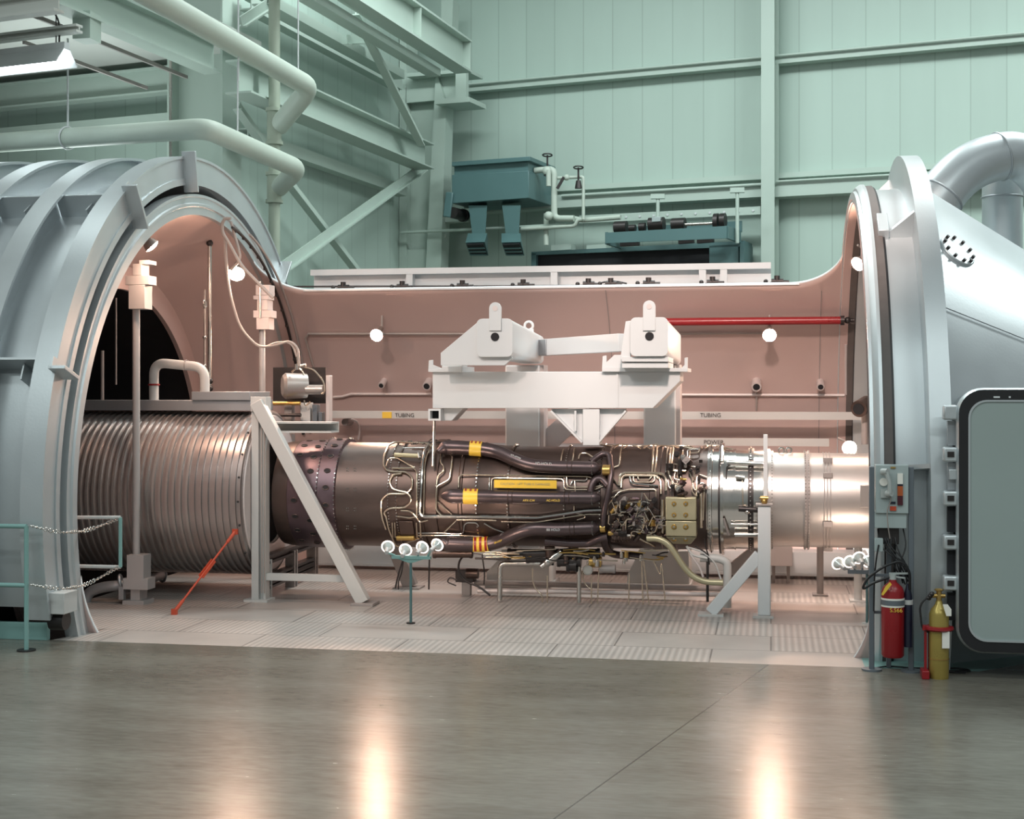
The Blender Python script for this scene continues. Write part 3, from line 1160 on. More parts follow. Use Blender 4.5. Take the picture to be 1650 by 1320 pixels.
for dg in (52, 100, 8, 140):
    gusset('gusset', dg, 1.04, 1.34, 3.32, 3.62)
for dg in (4.5, 54):
    c = CP(1.06, 3.37, dg)
    a = rad(dg)
    u = Vector((0, -math.cos(a), math.sin(a)))
    tv = Vector((0, math.sin(a), math.cos(a)))
    chp('stop_block', MB().obox(c, (0.05, 0, 0), u * .06, tv * .17), ALU, 0.006)
chp('weld_band', MB().ring(1.34, 1.36, 3.33, 3.345, D, ZC, 120), ALU_DK)
# round blanking plate on the cone
pc = PC(1530, 418, 3.16, D, ZC)
nrm = Vector((0.55, (pc.y - D), (pc.z - ZC)))
nn = Vector((0, pc.y - D, pc.z - ZC)).normalized()
nrm = (nn + Vector((0.66, 0, 0))).normalized()
pc2 = pc
b = MB().cyl(pc2 - nrm * .25, pc2 + nrm * .13, 0.19, seg=36)
bp = chp('blank_plate', b, ALU, .01)
MB().cyl(pc2 - nrm * .25, pc2 + nrm * .085, 0.195, seg=36).build('plate_neck', ALU_DK, bp)
b2 = nrm.orthogonal().normalized()
b3 = nrm.cross(b2)
for i in range(10):
    q_ = pc2 + nrm * .13 + (b2 * math.cos(i * PI / 5) + b3 * math.sin(i * PI / 5)) * .16
    MB().cyl(q_, q_ + nrm * .03, 0.016, seg=8).build('bolt', DKMETAL, bp)
# rim beam along the top of the back shell
yb, zb = 18.45, 3.86
rb = chp('rim_beam', MB().box((-6.15, yb, zb + .13), (0.0, yb + .25, zb + .19)).box((-6.15, yb + .1, zb - .12), (0.0, yb + .13, zb + .13))
         .box((-6.15, yb - .05, zb + .11), (0.0, yb + .0, zb + .19)), WHITE)
for px in (660, 893, 1132, 1166):
    p = PY(px, 452, yb - .02)
    MB().box((p.x - .045, yb - .04, zb - .17), (p.x + .045, yb + .1, zb + .12)).build('rim_post', WHITE, rb)
chp('rim_ledge', MB().box((-6.15, 18.1, 3.735), (0.35, 18.7, 3.755)), ALU)
chp('latch_rod', MB().tube([PY(470, 462, 18.25), PY(1270, 459, 18.25)], 0.012, 8), DKMETAL)
for px in (553, 648, 745, 843, 948, 984, 1045, 1148, 1252):
    p = PY(px, 459, 18.2)
    p.z = 3.79
    cl_ = chp('clamp', MB().cyl(p + Vector((-.07, 0, .0)), p + Vector((.08, 0, 0)), 0.035, seg=12).cyl(p + Vector((.08, 0, -.01)), p + Vector((.15, 0, -.01)), 0.024, seg=12)
              .box(p + Vector((-.09, -.04, -.04)), p + Vector((.12, .05, -.01))), DKMETAL)
    MB().cyl(p + Vector((0, 0, 0)), p + Vector((0, 0, .07)), 0.036, seg=12).build('clamp_head', DKMETAL, cl_)
    MB().ball(p + Vector((-.14, 0, 0)), 0.03, 10).build('clamp_ball', DKMETAL, cl_)
chp('latch_hose', MB().tube(fillet([PY(945, 452, 18.2), PY(960, 458, 18.2), PY(985, 452, 18.2), PY(1010, 457, 18.2)], .1), 0.012, 6), BLACK)
# seam beads on the lining
for dg in (-(180 - 20),):
    pass
chp('seam', MB().lathe([(-2.1, 3.215), (-2.1, 3.212), (-2.09, 3.212), (-2.09, 3.215)], D, ZC, 40, rad(180 - RIM + 1), rad(200)), GREYB)
chp('seam', MB().lathe([(0.62, 3.215), (0.62, 3.21), (0.63, 3.21), (0.63, 3.215)], D, ZC, 60, rad(180 - RIM + 2), rad(200)), GREYB)

# door on the right of the end cap
yd = 12.2
dr = PY(1545, 625, yd)
zt, zb_ = PY(1560, 628, yd).z, PY(1560, 1050, yd).z
x0, x1 = PY(1545, 800, yd).x, 3.1


def rrect(x0, z0, x1, z1, r, y, n=8):
    pts = []
    for cx, cz, a0 in ((x1 - r, z1 - r, 0), (x0 + r, z1 - r, 90), (x0 + r, z0 + r, 180), (x1 - r, z0 + r, 270)):
        for k in range(n + 1):
            a = rad(a0 + 90 * k / n)
            pts.append(Vector((cx + r * math.cos(a), y, cz + r * math.sin(a))))
    return pts


outer = rrect(x0, zb_, x1, zt, 0.20, yd)
inner = rrect(x0 + .075, zb_ + .085, x1 - .075, zt - .085, 0.15, yd)


def frame_mb(o_, i_, vec):
    vec = Vector(vec)
    n = len(o_)
    vs = o_ + i_ + [p + vec for p in o_] + [p + vec for p in i_]
    fs = []
    for k in range(n):
        l = (k + 1) % n
        fs += [(k, l, n + l, n + k), (2 * n + k, 3 * n + k, 3 * n + l, 2 * n + l), (k, 2 * n + k, 2 * n + l, l), (n + k, n + l, 3 * n + l, 3 * n + k)]
    return MB().add(vs, fs)


chp('door_neck', frame_mb(rrect(x0 + .02, zb_ + .02, x1 - .02, zt - .02, .2, yd + .08), rrect(x0 + .06, zb_ + .06, x1 - .06, zt - .06, .17, yd + .08), (0, 1.5, 0)), ALU_DK)
door = chp('door', MB().prism(inner, (0, 0.06, 0)), DOORP)
frame_mb(outer, inner, (0, 0.05, 0)).build('door_gasket', BLACK, door)
frame_mb(rrect(x0 - .015, zb_ - .015, x1 + .015, zt + .015, .21, yd + .03), outer, (0, .06, 0)).build('door_rim', ALU, door)
frame_mb(inner, rrect(x0 + .09, zb_ + .1, x1 - .09, zt - .1, .14, yd), (0, -.01, 0)).build('door_trim', ALU, door)
for y_ in (664, 732, 803, 874, 940):
    p0, p1 = PY(1521, y_ - 11, yd), PY(1544, y_ + 13, yd)
    lug = chp('hinge_lug', MB().box((p0.x, yd + .02, p1.z), (p1.x, yd + .14, p0.z)), ALU, 0.015)
    if y_ > 700:
        MB().box((p0.x + .03, yd + .01, (p0.z + p1.z) / 2 - .02), (p1.x - .03, yd + .05, (p0.z + p1.z) / 2 + .025)).build('lug_slot', DKMETAL, lug)
for y0_, y1_, mm in ((678, 718, ALU_DK), (746, 790, ALU_DK), (817, 858, DARK), (888, 926, DARK), (956, 1000, DARK)):
    p0, p1 = PY(1527, y0_, yd + .1), PY(1541, y1_, yd + .1)
    chp('hinge_bar', MB().box((p0.x, yd + .1, p1.z), (p1.x + .02, yd + .16, p0.z)), mm)
p0, p1 = PY(1531, 757, yd), PY(1544, 774, yd)
chp('hinge_plate', MB().box((p0.x, yd + .05, p1.z), (p1.x, yd + .12, p0.z)), ALU, 0.006)
for px, wd in ((1606, 10), (1627, 3)):
    p = PY(px, 640, yd)
    MB().box((p.x - wd / 400, yd - .003, p.z - .007), (p.x + wd / 400, yd + .002, p.z + .007)).build('paint_scuff', WHITE, door)

# silver supply duct over the end cap
pts = [PY(1470, 400, 16.8), PY(1505, 325, 16.8), PY(1560, 265, 17.0), PY(1640, 245, 17.2), PY(1690, 290, 17.3), PY(1700, 420, 17.3)]
sd_ = thing('supply_duct', pts[2], 'large bright silver duct elbow rising behind the grey end cap', 'duct')
pth = fillet(pts, 0.6, 10)
MB().tube(pth, 0.275, 36).build('elbow', POL if False else ALU, sd_)
i1 = len(pth) * 2 // 5
for k in (8, len(pth) // 2):
    MB().torus(pth[k], pth[k + 1] - pth[k - 1], 0.278, 0.012, 40).build('seam_ring', ALU_DK, sd_)
rp = PY(1615, 380, 17.9)
rd = thing('riser_duct', (rp.x, rp.y, 2), 'vertical silver duct behind the end cap below the elbow', 'duct')
MB().cyl((rp.x, rp.y, 1.5), (rp.x, rp.y, 5.0), 0.235, seg=36).build('duct', ALU, rd)
zz = PY(1615, 318, 17.9).z
MB().torus((rp.x, rp.y, zz), (0, 0, 1), 0.237, 0.012, 40).build('seam_ring', ALU_DK, rd)

# ================================================================== sliding hatch
HT = thing('sliding_hatch', (-8.5, D, 0), 'ribbed silver half barrel hatch slid open at the far left', 'hatch')


def hp_(name, b, m=None, bevel=0.0, angle=38):
    return b.build(name, m or ALU, HT, bevel=bevel, angle=angle)


H0, H1 = rad(-15), rad(195)
hp_('skin', MB().ring(-11.2, -6.68, 3.585, 3.63, D, ZC, 150, H0, H1), angle=30)
for i in range(6):
    xr = -6.655 - 0.705 * i
    nm = 'rib'
    rib = hp_('rib', MB().lathe([(xr - .23, 3.885), (xr, 3.885), (xr, 3.915), (xr - .23, 3.915)], D, ZC, 150, H0, H1, True), angle=30)
    wx = xr - (.02 if i == 0 else .115)
    MB().ring(wx - .02, wx, 3.62, 3.89, D, ZC, 150, H0, H1).build('rib_web', ALU, rib, angle=30)
hp_('end_lip', MB().ring(-6.70, -6.66, 3.585, 3.66, D, ZC, 150, H0, H1), angle=30)
# longitudinal stiffener plates between ribs
for i in range(5):
    xa, xb = -6.655 - 0.705 * i - .12, -6.655 - 0.705 * (i + 1) - .10
    for dg in (56, 22):
        a = rad(dg)
        u = Vector((0, -math.cos(a), math.sin(a)))
        tv = Vector((0, math.sin(a), math.cos(a)))
        c = CP((xa + xb) / 2, 3.75, dg)
        hp_('stiffener', MB().obox(c, ((xa - xb) / 2, 0, 0), u * .13, tv * .012))
        c = CP((xa + xb) / 2 + .05, 3.70, dg - 1.5)
        hp_('gusset', MB().obox(c, (.008, 0, 0), u * .09, tv * .08))
# brackets on the first rib
for dg, r0, r1, w in ((56, 3.47, 3.98, .05), (80, 3.50, 3.97, .05), (20.0, 3.70, 4.0, .055), (132, 3.5, 3.95, .04)):
    a = rad(dg)
    u = Vector((0, -math.cos(a), math.sin(a)))
    tv = Vector((0, math.sin(a), math.cos(a)))
    c = CP(-6.60, (r0 + r1) / 2, dg)
    br_ = hp_('guide_bracket', MB().obox(c, (.085, 0, 0), u * (r1 - r0) / 2, tv * .018), None, 0.004)
    MB().obox(c + Vector((-.06, 0, 0)) + tv * .05, (.012, 0, 0), u * (r1 - r0) / 2, tv * .06).build('bracket_web', ALU, br_)
c = CP(-6.62, 3.72, -13)
hp_('roller_block', MB().box(c + Vector((-.16, -.14, -.12)), c + Vector((.1, .12, .08))), GREY, 0.006)
c = CP(-6.62, 3.72, -13)
hp_('roller', MB().cyl(c + Vector((-.1, 0, -.2)), c + Vector((.05, 0, -.2)), 0.09, seg=20), DKMETAL)

chp('cap_seam', MB().tube([Vector((1.52 + .12 * k, D - (3.405 - .655 * .12 * k) * math.cos(rad(34)), ZC + (3.405 - .655 * .12 * k) * math.sin(rad(34)))) for k in range(14)], .006, 6), ALU_DK)
# ================================================================== jet engine
def XE(px):
    return PY(px, 800, 15.47).x


EN = thing('jet_engine', (-3.0, D, 0), 'jet engine with dark ducts and a maze of tubing, hung under the white frame', 'jet engine')


def en(name, b, m, par=None, bevel=0.0, angle=38, label=None):
    o = b.build(name, m, par or EN, bevel=bevel, angle=angle)
    if label:
        o['label'] = label
    return o


def lat(prof, seg=120):
    return MB().lathe([(XE(p), r) for p, r in prof], D, ZE, seg)


PROF = [(438, .60), (512, .635), (540, .65), (545, .608), (628, .606), (690, .64), (703, .64), (740, .62), (765, .60), (800, .575), (960, .575), (985, .59),
        (1060, .575), (1080, .59), (1140, .575), (1165, .565), (1240, .545), (1420, .52)]


def ER(px):
    if px <= PROF[0][0]:
        return PROF[0][1]
    for (a, ra), (b, rb) in zip(PROF, PROF[1:]):
        if px <= b:
            return ra + (rb - ra) * (px - a) / (b - a)
    return PROF[-1][1]


en('nozzle_lip', lat([(452, .52), (438, .575), (438, .60), (446, .612), (463, .625), (463, .60)]), CASE, label='browned curled nozzle lip')
noz = en('exhaust_nozzle', lat([(460, .61), (463, .622), (487, .628), (489, .634), (511, .636), (513, .652), (540, .652), (541, .60)]), CASE3, label='violet tinted nozzle ring with cooling holes')
en('afterburner_casing', lat([(539, .60), (540, .612), (545, .606), (627, .606), (628, .60)]), CASE2, label='plain brown grey rear casing')
en('rear_flange', lat([(626, .59), (626, .618), (632, .62), (640, .62), (640, .61), (676, .61), (676, .59)]), CASE)
en('mount_ring', lat([(676, .60), (676, .64), (682, .645), (682, .625), (690, .625), (690, .65), (704, .65), (704, .61)]), CASE)
en('turbine_casing', lat([(704, .62), (738, .618), (740, .628), (744, .628), (745, .61), (763, .605), (768, .612), (772, .60), (800, .58), (815, .58), (815, .586), (819, .586), (819, .575)]), CASE, angle=30)
en('combustor_casing', lat([(819, .572), (905, .572), (905, .58), (910, .58), (910, .572), (968, .572), (968, .55)]), CASE2)
en('compressor_casing', lat([(966, .56), (968, .60), (978, .60), (980, .578), (1046, .574), (1047, .584), (1062, .584), (1064, .572), (1078, .572), (1079, .60), (1086, .60), (1088, .575), (1140, .572), (1141, .55)]), CASE2)
en('fan_casing', lat([(1138, .55), (1139, .59), (1146, .592), (1147, .57), (1158, .568), (1159, .60), (1162, .60), (1162, .56)]), POL, label='bright polished front casing')
en('black_flange', lat([(1157, .57), (1157, .615), (1160, .615), (1160, .57)]), DKMETAL)
en('front_flange', lat([(1161, .57), (1161, .625), (1165, .625), (1165, .562), (1182, .56), (1182, .568), (1184, .568), (1184, .556), (1206, .553), (1206, .54)]), POL)
en('bolted_flange', lat([(1205, .54), (1205, .572), (1214, .572), (1214, .54)]), DKMETAL)
en('front_cone', lat([(1213, .55), (1238, .545), (1238, .52)]), POL)


def bolts(name, px, r, n, size, m, par=None, ln=0.012, arc=(-100, 100)):
    b = MB()
    x = XE(px)
    for k in range(n):
        a = rad(arc[0] + (arc[1] - arc[0]) * k / (n - 1))
        p = Vector((x, D - r * math.cos(a), ZE + r * math.sin(a)))
        u = Vector((0, -math.cos(a), math.sin(a)))
        b.cyl(p - u * ln, p + u * ln, size, seg=6)
    o = en(name, b, m, par)
    o['kind'] = 'stuff'
    return o


for px, r, n, s in ((512, .652, 46, .008), (540, .653, 46, .007), (626, .62, 60, .006), (639, .622, 60, .006), (676, .642, 70, .006), (767, .606, 50, .008), (817, .588, 54, .008), (908, .582, 54, .007),
                    (966, .602, 50, .007), (1143, .594, 50, .006), (1209, .575, 44, .008)):
    bolts('flange_bolting', px, r, n, s, POL if px < 1200 else STEEL)
# cooling holes of the nozzle ring
for px, r0_ in ((475, .627), (499, .637), (527, .655)):
    for k in range(9):
        a = rad(-62 + k * 17.5 + (px % 7))
        x = XE(px)
        u = Vector((0, -math.cos(a), math.sin(a)))
        tv = Vector((0, math.sin(a), math.cos(a)))
        p = Vector((x, D, ZE)) + u * r0_
        h = MB()
        ring = [p + (Vector((1, 0, 0)) * math.cos(t * PI / 7) * .033 + tv * math.sin(t * PI / 7) * .022) for t in range(14)]
        h.prism([q - u * .01 for q in ring], u * .014)
        en('cooling_hole', h, DARK, noz)
        rr = MB().tube([p + (Vector((1, 0, 0)) * math.cos(t * PI / 7) * .036 + tv * math.sin(t * PI / 7) * .025) + u * .002 for t in range(14)], .005, 6, closed=True)
        en('hole_rim', rr, CASE, noz)
# stud clusters on the rear casing
for px in (560, 572):
    for py in (757, 789, 821, 850):
        b = MB()
        for dx, dy in ((-1.2, -2), (1.5, -2), (-1.2, 2), (1.5, 2)):
            p = PC(px + dx, py + dy, .607, D, ZE)
            b.ball(p, .008, 6)
        o = en('stud_patch', b, POL)
        o['kind'] = 'stuff'


def EPTS(px, lift, r=0.0, fr=8.0, step=5.0):
    flat = [Vector((x, y, 0)) for x, y in px]
    if fr:
        flat = fillet(flat, fr, 4)
    flat = dens(flat, step)
    return [PC(q.x, q.y, ER(q.x) + lift + r, D, ZE) for q in flat]


def ep(px, r=.010, lift=.02, m=None, name='tube', fr=5.0, seg=8):
    return en(name, MB().tube(EPTS(px, lift, r, fr), r, seg), m or TUBE)


FUEL = [
    ([(691, 715), (636, 712.5), (625, 718), (619, 734), (618, 749), (622, 758), (633, 760.5), (654, 760.5), (664, 769), (664, 786), (654, 796), (625, 796), (614, 806), (614, 822), (616, 836), (622, 853)], .012),
    ([(647, 763), (633, 765), (627, 777), (632, 788), (644, 791.5), (656, 793.5), (663, 803), (661, 811), (652, 818), (627, 819), (618, 826), (622, 832), (626, 852), (632, 866), (638, 881), (648, 880), (654, 875), (676, 867)], .012),
    ([(632, 754.5), (667, 754.5), (671.5, 760), (671.5, 832)], .010),
    ([(691, 716), (685, 724), (680.7, 749), (676.5, 826), (681, 832.7), (779, 832.7), (866, 834.7), (944, 822.7), (969, 822)], .019),
    ([(696.5, 715.6), (687.3, 734), (684, 752), (682.4, 831)], .010),
    ([(715.6, 715), (711.8, 724), (729.3, 734.7), (724.4, 773), (703.6, 784), (702.5, 821), (712.4, 832)], .012),
    ([(711, 728), (709.6, 745.6), (715, 751), (714.5, 760), (705, 766), (703, 784)], .010),
    ([(739, 786), (739.6, 768.5), (744, 765), (779, 765.5), (947, 768), (953, 770)], .009),
    ([(788, 812), (788, 791), (788.7, 770)], .008),
    ([(792, 812), (792, 773), (796, 770.5), (908, 772), (909, 786), (913, 789.3), (958, 789.3), (973, 783)], .010),
    ([(913, 768.7), (914, 782), (919, 785.3), (960, 785), (969, 782)], .010),
    ([(736, 837.6), (779, 837.8), (800, 838.7)], .012),
    ([(808, 840.7), (864, 842), (944, 829), (968, 829)], .010),
    ([(674, 859), (713, 859), (728, 860.5), (746, 860.5), (748, 846), (752, 842.5), (768, 842.5), (771, 848)], .009),
    ([(674, 863), (738, 863), (779, 865)], .009),
    ([(646, 823), (662, 824), (672, 834), (676, 842), (690, 838)], .010),
    ([(705, 809), (728, 829)], .008), ([(713, 860), (736, 838)], .008),
    ([(780, 843), (795, 852), (808, 857), (818, 860)], .010),
    ([(998, 783), (998, 767), (1005, 762), (1066.7, 762.7), (1073, 770), (1073, 791)], .015),
    ([(1001, 786), (1002, 770), (1007, 766), (1058, 766.7), (1064.5, 774), (1065, 796)], .015),
    ([(1020.7, 768), (1021, 775), (1024, 777), (1052, 777), (1055, 773), (1055, 768)], .010),
    ([(1028, 768), (1029, 773), (1046, 773), (1050, 768)], .009),
    ([(1015, 768), (1017, 779), (1061, 783)], .010),
    ([(1053, 719), (1050.7, 762)], .012), ([(1059, 719), (1055, 765)], .012),
    ([(1085, 722), (1081, 754), (1085, 758.7), (1105, 758.7)], .014),
    ([(1080.7, 722), (1077, 762), (1085, 779), (1092, 781)], .010),
    ([(1076, 722), (1072.7, 762)], .010),
    ([(1003, 718), (1000, 726), (998, 751), (988.7, 752), (987, 770), (996, 782)], .009),
    ([(978.7, 829), (980, 813), (997, 793), (1012, 788.7), (1054.7, 788.7), (1057, 791), (1057, 804.7), (1052, 806)], .009),
    ([(1009, 814), (1003, 843), (1003, 856), (1007, 861), (1019, 861.5), (1037, 871), (1055, 880)], .014),
    ([(1030.7, 807), (1032, 823), (1028, 863)], .009),
    ([(1034, 828), (1045, 855), (1050, 862)], .008), ([(1048, 840), (1052, 860), (1042, 862)], .009),
    ([(1067, 805), (1068, 855), (1063, 864)], .024),
    ([(1100, 722), (1099, 757)], .010), ([(1112, 724), (1110, 745)], .008),
    ([(1108, 736), (1107, 725), (1127, 724), (1128, 720)], .009),
    ([(1113, 730), (1126, 729), (1127, 724)], .008),
    ([(1132, 784), (1134.7, 791), (1133, 838)], .012), ([(1130, 791), (1130, 850)], .018),
    ([(1122.7, 800), (1122.7, 769), (1127, 765), (1139, 769)], .010),
    ([(1139, 795), (1139, 853)], .009), ([(1119, 758), (1118, 775)], .008),
    ([(1097, 767), (1097, 792)], .009), ([(1079, 783), (1100, 783)], .008),
    ([(926, 775), (927, 790), (927, 800)], .007), ([(920, 781), (923, 774), (945, 775), (946, 768)], .008),
    ([(908, 724), (905, 735), (903, 748)], .009), ([(926, 722), (922, 745)], .009),
    ([(932, 740), (934, 731), (945, 730), (955, 737)], .009),
    ([(958, 716), (985, 719), (1000, 716), (1030, 720), (1060, 716)], .008),
    ([(640, 740), (642, 728), (650, 722), (690, 722)], .008), ([(622, 752), (627, 738), (640, 738), (660, 750), (668, 754)], .009),
    ([(983, 795), (992, 790), (1003, 790)], .008), ([(985, 802), (997, 797)], .008), ([(990, 810), (1008, 816)], .008),
    ([(1143, 720), (1146, 732)], .008), ([(925, 815), (925, 827), (940, 829), (944, 834), (930, 838)], .008),
    ([(640, 832), (660, 835), (672, 832)], .010),
]
for i, (px, r) in enumerate(FUEL):
    ep(px, r, .012 + .006 * (i % 4), POL if i % 5 == 3 else TUBE)
# the three big bleed ducts
DU = [
    ('bleed_duct', [(706, 728), (716, 721), (731, 721), (752, 722), (782, 724), (805, 729), (827, 740), (854, 750.5), (900, 753), (950, 754), (968, 754)], 'upper dark bleed duct with a yellow band'),
    ('bleed_duct', [(712, 799), (731, 799.5), (752, 800), (805, 801), (854, 802), (900, 802.5), (950, 802.5), (968, 802.5)], 'middle dark bleed duct with a yellow band'),
    ('bleed_duct', [(710, 868), (718, 876), (745, 877), (782, 878), (805, 873), (836, 858), (858, 852), (900, 853), (955, 851), (966, 851)], 'lower dark bleed duct with a striped band'),
]
duct_pts = []
for nm, px, lab in DU:
    pts = EPTS(px, .035, .070, 14, 4)
    n = len(pts)
    rs = []
    for i in range(n):
        f = i / (n - 1)
        r = .083 - .011 * min(1, f * 1.6)
        if f < .07:
            r *= (.35 + .65 * math.sin(f / .07 * PI / 2))
        if f > .95:
            r *= math.cos((f - .95) / .05 * PI / 2 * .75)
        rs.append(r)
    d_ = en(nm, MB().tube(pts, rs, 22), DUCT, label=lab)
    duct_pts.append((d_, pts, rs))
    for f in ((.46, .76) if 'middle' in lab else (.8,)):
        k = int(f * n)
        for dk in (-1, 1):
            en('duct_bead', MB().torus(pts[k] + (pts[k + 1] - pts[k]) * dk * .8, pts[k + 1] - pts[k - 1], rs[k] + .002, .004, 24, 6), CASE, d_)
    k = int(.93 * n)
    tt = (pts[k + 1] - pts[k - 1]).normalized()
    a1 = tt.orthogonal().normalized()
    b1 = tt.cross(a1)
    b = MB()
    for j in range(22):
        b.ball(pts[k] + (a1 * math.cos(j * PI / 11) + b1 * math.sin(j * PI / 11)) * (rs[k] + .003), .006, 6)
    o = en('duct_rivets', b, POL, d_)
    o['kind'] = 'stuff'
    # band
    pxs = {'upper': (749, 770), 'middle': (750, 772), 'lower': (759, 780)}[lab.split()[0]]
    ks = [i for i, p in enumerate(pts) if XE(pxs[0]) <= p.x <= XE(pxs[1])]
    seg = pts[ks[0]:ks[-1] + 2]
    band = en('band', MB().tube(seg, rs[ks[0]] + .006, 28), YEL, d_, label='yellow warning band')
    tt = (seg[-1] - seg[0]).normalized()
    nst = 3
    for j in range(nst):
        f = (j + .5) / nst
        c = seg[0].lerp(seg[-1], f)
        for a0, a1_ in (((-60, 250),) if 'lower' in lab else ((48, 110),)):
            b = MB()
            ring = []
            rr = rs[ks[0]] + .0075
            hw = (seg[-1] - seg[0]).length / nst * (.22)
            u0 = Vector((0, -1, 0))
            u0 = (u0 - tt * u0.dot(tt)).normalized()
            v0 = Vector((0, 0, 1))
            v0 = (v0 - tt * v0.dot(tt)).normalized()
            vs, fs = [], []
            for q_ in range(17):
                a = rad(a0 + (a1_ - a0) * q_ / 16)
                e = u0 * math.cos(a) + v0 * math.sin(a)
                for x_, r_ in ((-hw, rr - .004), (-hw, rr), (hw, rr), (hw, rr - .004)):
                    vs.append(c + tt * x_ + e * r_)
            for q_ in range(16):
                for z_ in range(4):
                    y_ = (z_ + 1) % 4
                    fs.append((q_ * 4 + z_, q_ * 4 + y_, q_ * 4 + 4 + y_, q_ * 4 + 4 + z_))
            fs += [(0, 1, 2, 3), (64, 65, 66, 67)]
            en('warning_stripe', b.add(vs, fs), RED if 'lower' in lab else ORNG, band)


def duct_text(i, px, py, body, size, m=WHITE):
    d_, pts, rs = duct_pts[i]
    k = min(range(1, len(pts) - 1), key=lambda q: abs(pts[q].x - XE(px)))
    t = (pts[k + 1] - pts[k - 1]).normalized()
    c = pts[k]
    dz = PY(px, py, c.y).z - c.z
    dz = max(-rs[k] * .8, min(rs[k] * .8, dz))
    yy = math.sqrt(max(0, rs[k] ** 2 - dz ** 2))
    lettering('lettering', body, size, m, d_, c + Vector((0, -yy - .004, dz)), t, (0, -dz / rs[k] * .8, 1) if dz else (0, 0, 1), .003)


duct_text(0, 876, 747, 'AD-HOLD', .042)
duct_text(0, 829, 736, 'AD-STEP', .036)
duct_text(1, 855, 806, 'APX-CW', .034, YEL)
duct_text(1, 898, 806, 'AC-HOLD', .034, YEL)
duct_text(2, 890, 853, 'BB HOLD', .036)
duct_text(2, 801, 872, 'BB STEP', .03, YEL)
# dark collector tubes
for px, r, lf in (([(952, 745), (960, 738), (971, 731), (982, 733), (985.5, 762), (980, 796), (973.6, 825), (971.8, 850)], .034, .05),
                  ([(951, 795), (953, 782), (960, 772), (969, 771), (980, 783)], .040, .03),
                  ([(878, 872), (916, 876), (950, 876), (965, 867), (980, 865)], .046, .05),
                  ([(973, 868), (975, 880), (982, 891), (996, 895), (1036, 896)], .042, .03)):
    ep(px, r, lf, DUCT, 'collector_tube', 8, 16)
ep([(986, 864), (1016, 865)], .05, .04, CASE, 'bellows', 0, 18)
for k in range(6):
    p = EPTS([(988 + 5 * k, 865)], .04, .05, 0)[0] if False else PC(988 + 5 * k, 865, ER(990) + .09, D, ZE)
    en('bellows_fold', MB().torus(p, (1, 0, 0), .052, .007, 22, 6), CASE)
ep([(972, 758), (984, 758)], .062, .03, BRASS, 'duct_collar', 0, 20)
ep([(968, 851), (976, 851)], .05, .03, BRASS, 'duct_collar', 0, 20)
# yellow data strip
p0, p1 = PC(797, 773, .66, D, ZE), PC(897, 787.5, .66, D, ZE)
yf = min(p0.y, p1.y) - .005
strip = en('data_strip', MB().hexa([(p0.x, yf, p1.z), (p1.x, yf, p1.z), (p1.x, yf + .012, p1.z), (p0.x, yf + .012, p1.z)],
                                  [(p0.x, yf, p0.z), (p1.x, yf, p0.z), (p1.x, yf + .012, p0.z), (p0.x, yf + .012, p0.z)]), YEL, label='long yellow caution strip')
lettering('lettering', 'CAUTION - LIFT TUBE IS DAMAGED', .035, GOLD, strip, ((p0.x + p1.x) / 2, yf - .002, (p0.z + p1.z) / 2), (1, 0, 0), (0, 0, 1), .001)
b = MB()
for k in (0, 1):
    p = PC(788 + 7 * k, 780, .63, D, ZE)
    b.ball(p, .018, 8)
# gold plated control box in three facets
yb_ = D - .70
q0, q1 = PY(1072, 801, yb_), PY(1122, 839, yb_)
gb_ = en('control_box', MB().box((q0.x, yb_, q1.z), (q1.x, yb_ + .2, q0.z)), GOLD, bevel=.012, label='gold control box with studs')
q2 = PY(1121, 865, yb_ + .06)
MB().hexa([(q0.x, yb_ + .01, q1.z - .008), (q1.x, yb_ + .01, q1.z - .008), (q1.x, yb_ + .25, q1.z - .008), (q0.x, yb_ + .25, q1.z - .008)],
          [(q0.x, yb_ + .05, q2.z), (q1.x, yb_ + .05, q2.z), (q1.x, yb_ + .3, q2.z), (q0.x, yb_ + .3, q2.z)]).build('lower_panel', GOLD, gb_, bevel=.01)
q3 = PY(1112, 877, yb_ + .16)
MB().hexa([(q0.x, yb_ + .06, q2.z - .006), (q1.x, yb_ + .06, q2.z - .006), (q1.x, yb_ + .3, q2.z - .006), (q0.x, yb_ + .3, q2.z - .006)],
          [(q0.x + .07, yb_ + .16, q3.z), (q1.x - .07, yb_ + .16, q3.z), (q1.x - .07, yb_ + .33, q3.z), (q0.x + .07, yb_ + .33, q3.z)]).build('belly_panel', GOLD, gb_, bevel=.008)
for px in (1086, 1105):
    for py, dy in ((812, 0), (830, 0), (849, .02), (868, .1)):
        p = PY(px, py, yb_ + dy)
        MB().lathe([(0, 0.0)], 0, 0) if False else None
        MB().cyl(p + Vector((0, .01, 0)), p + Vector((0, -.008, 0)), .034, .022, 18).build('stud_dimple', BRASS, gb_)
        MB().cyl(p, p + Vector((0, -.03, 0)), .011, seg=10).build('stud', STEEL, gb_)
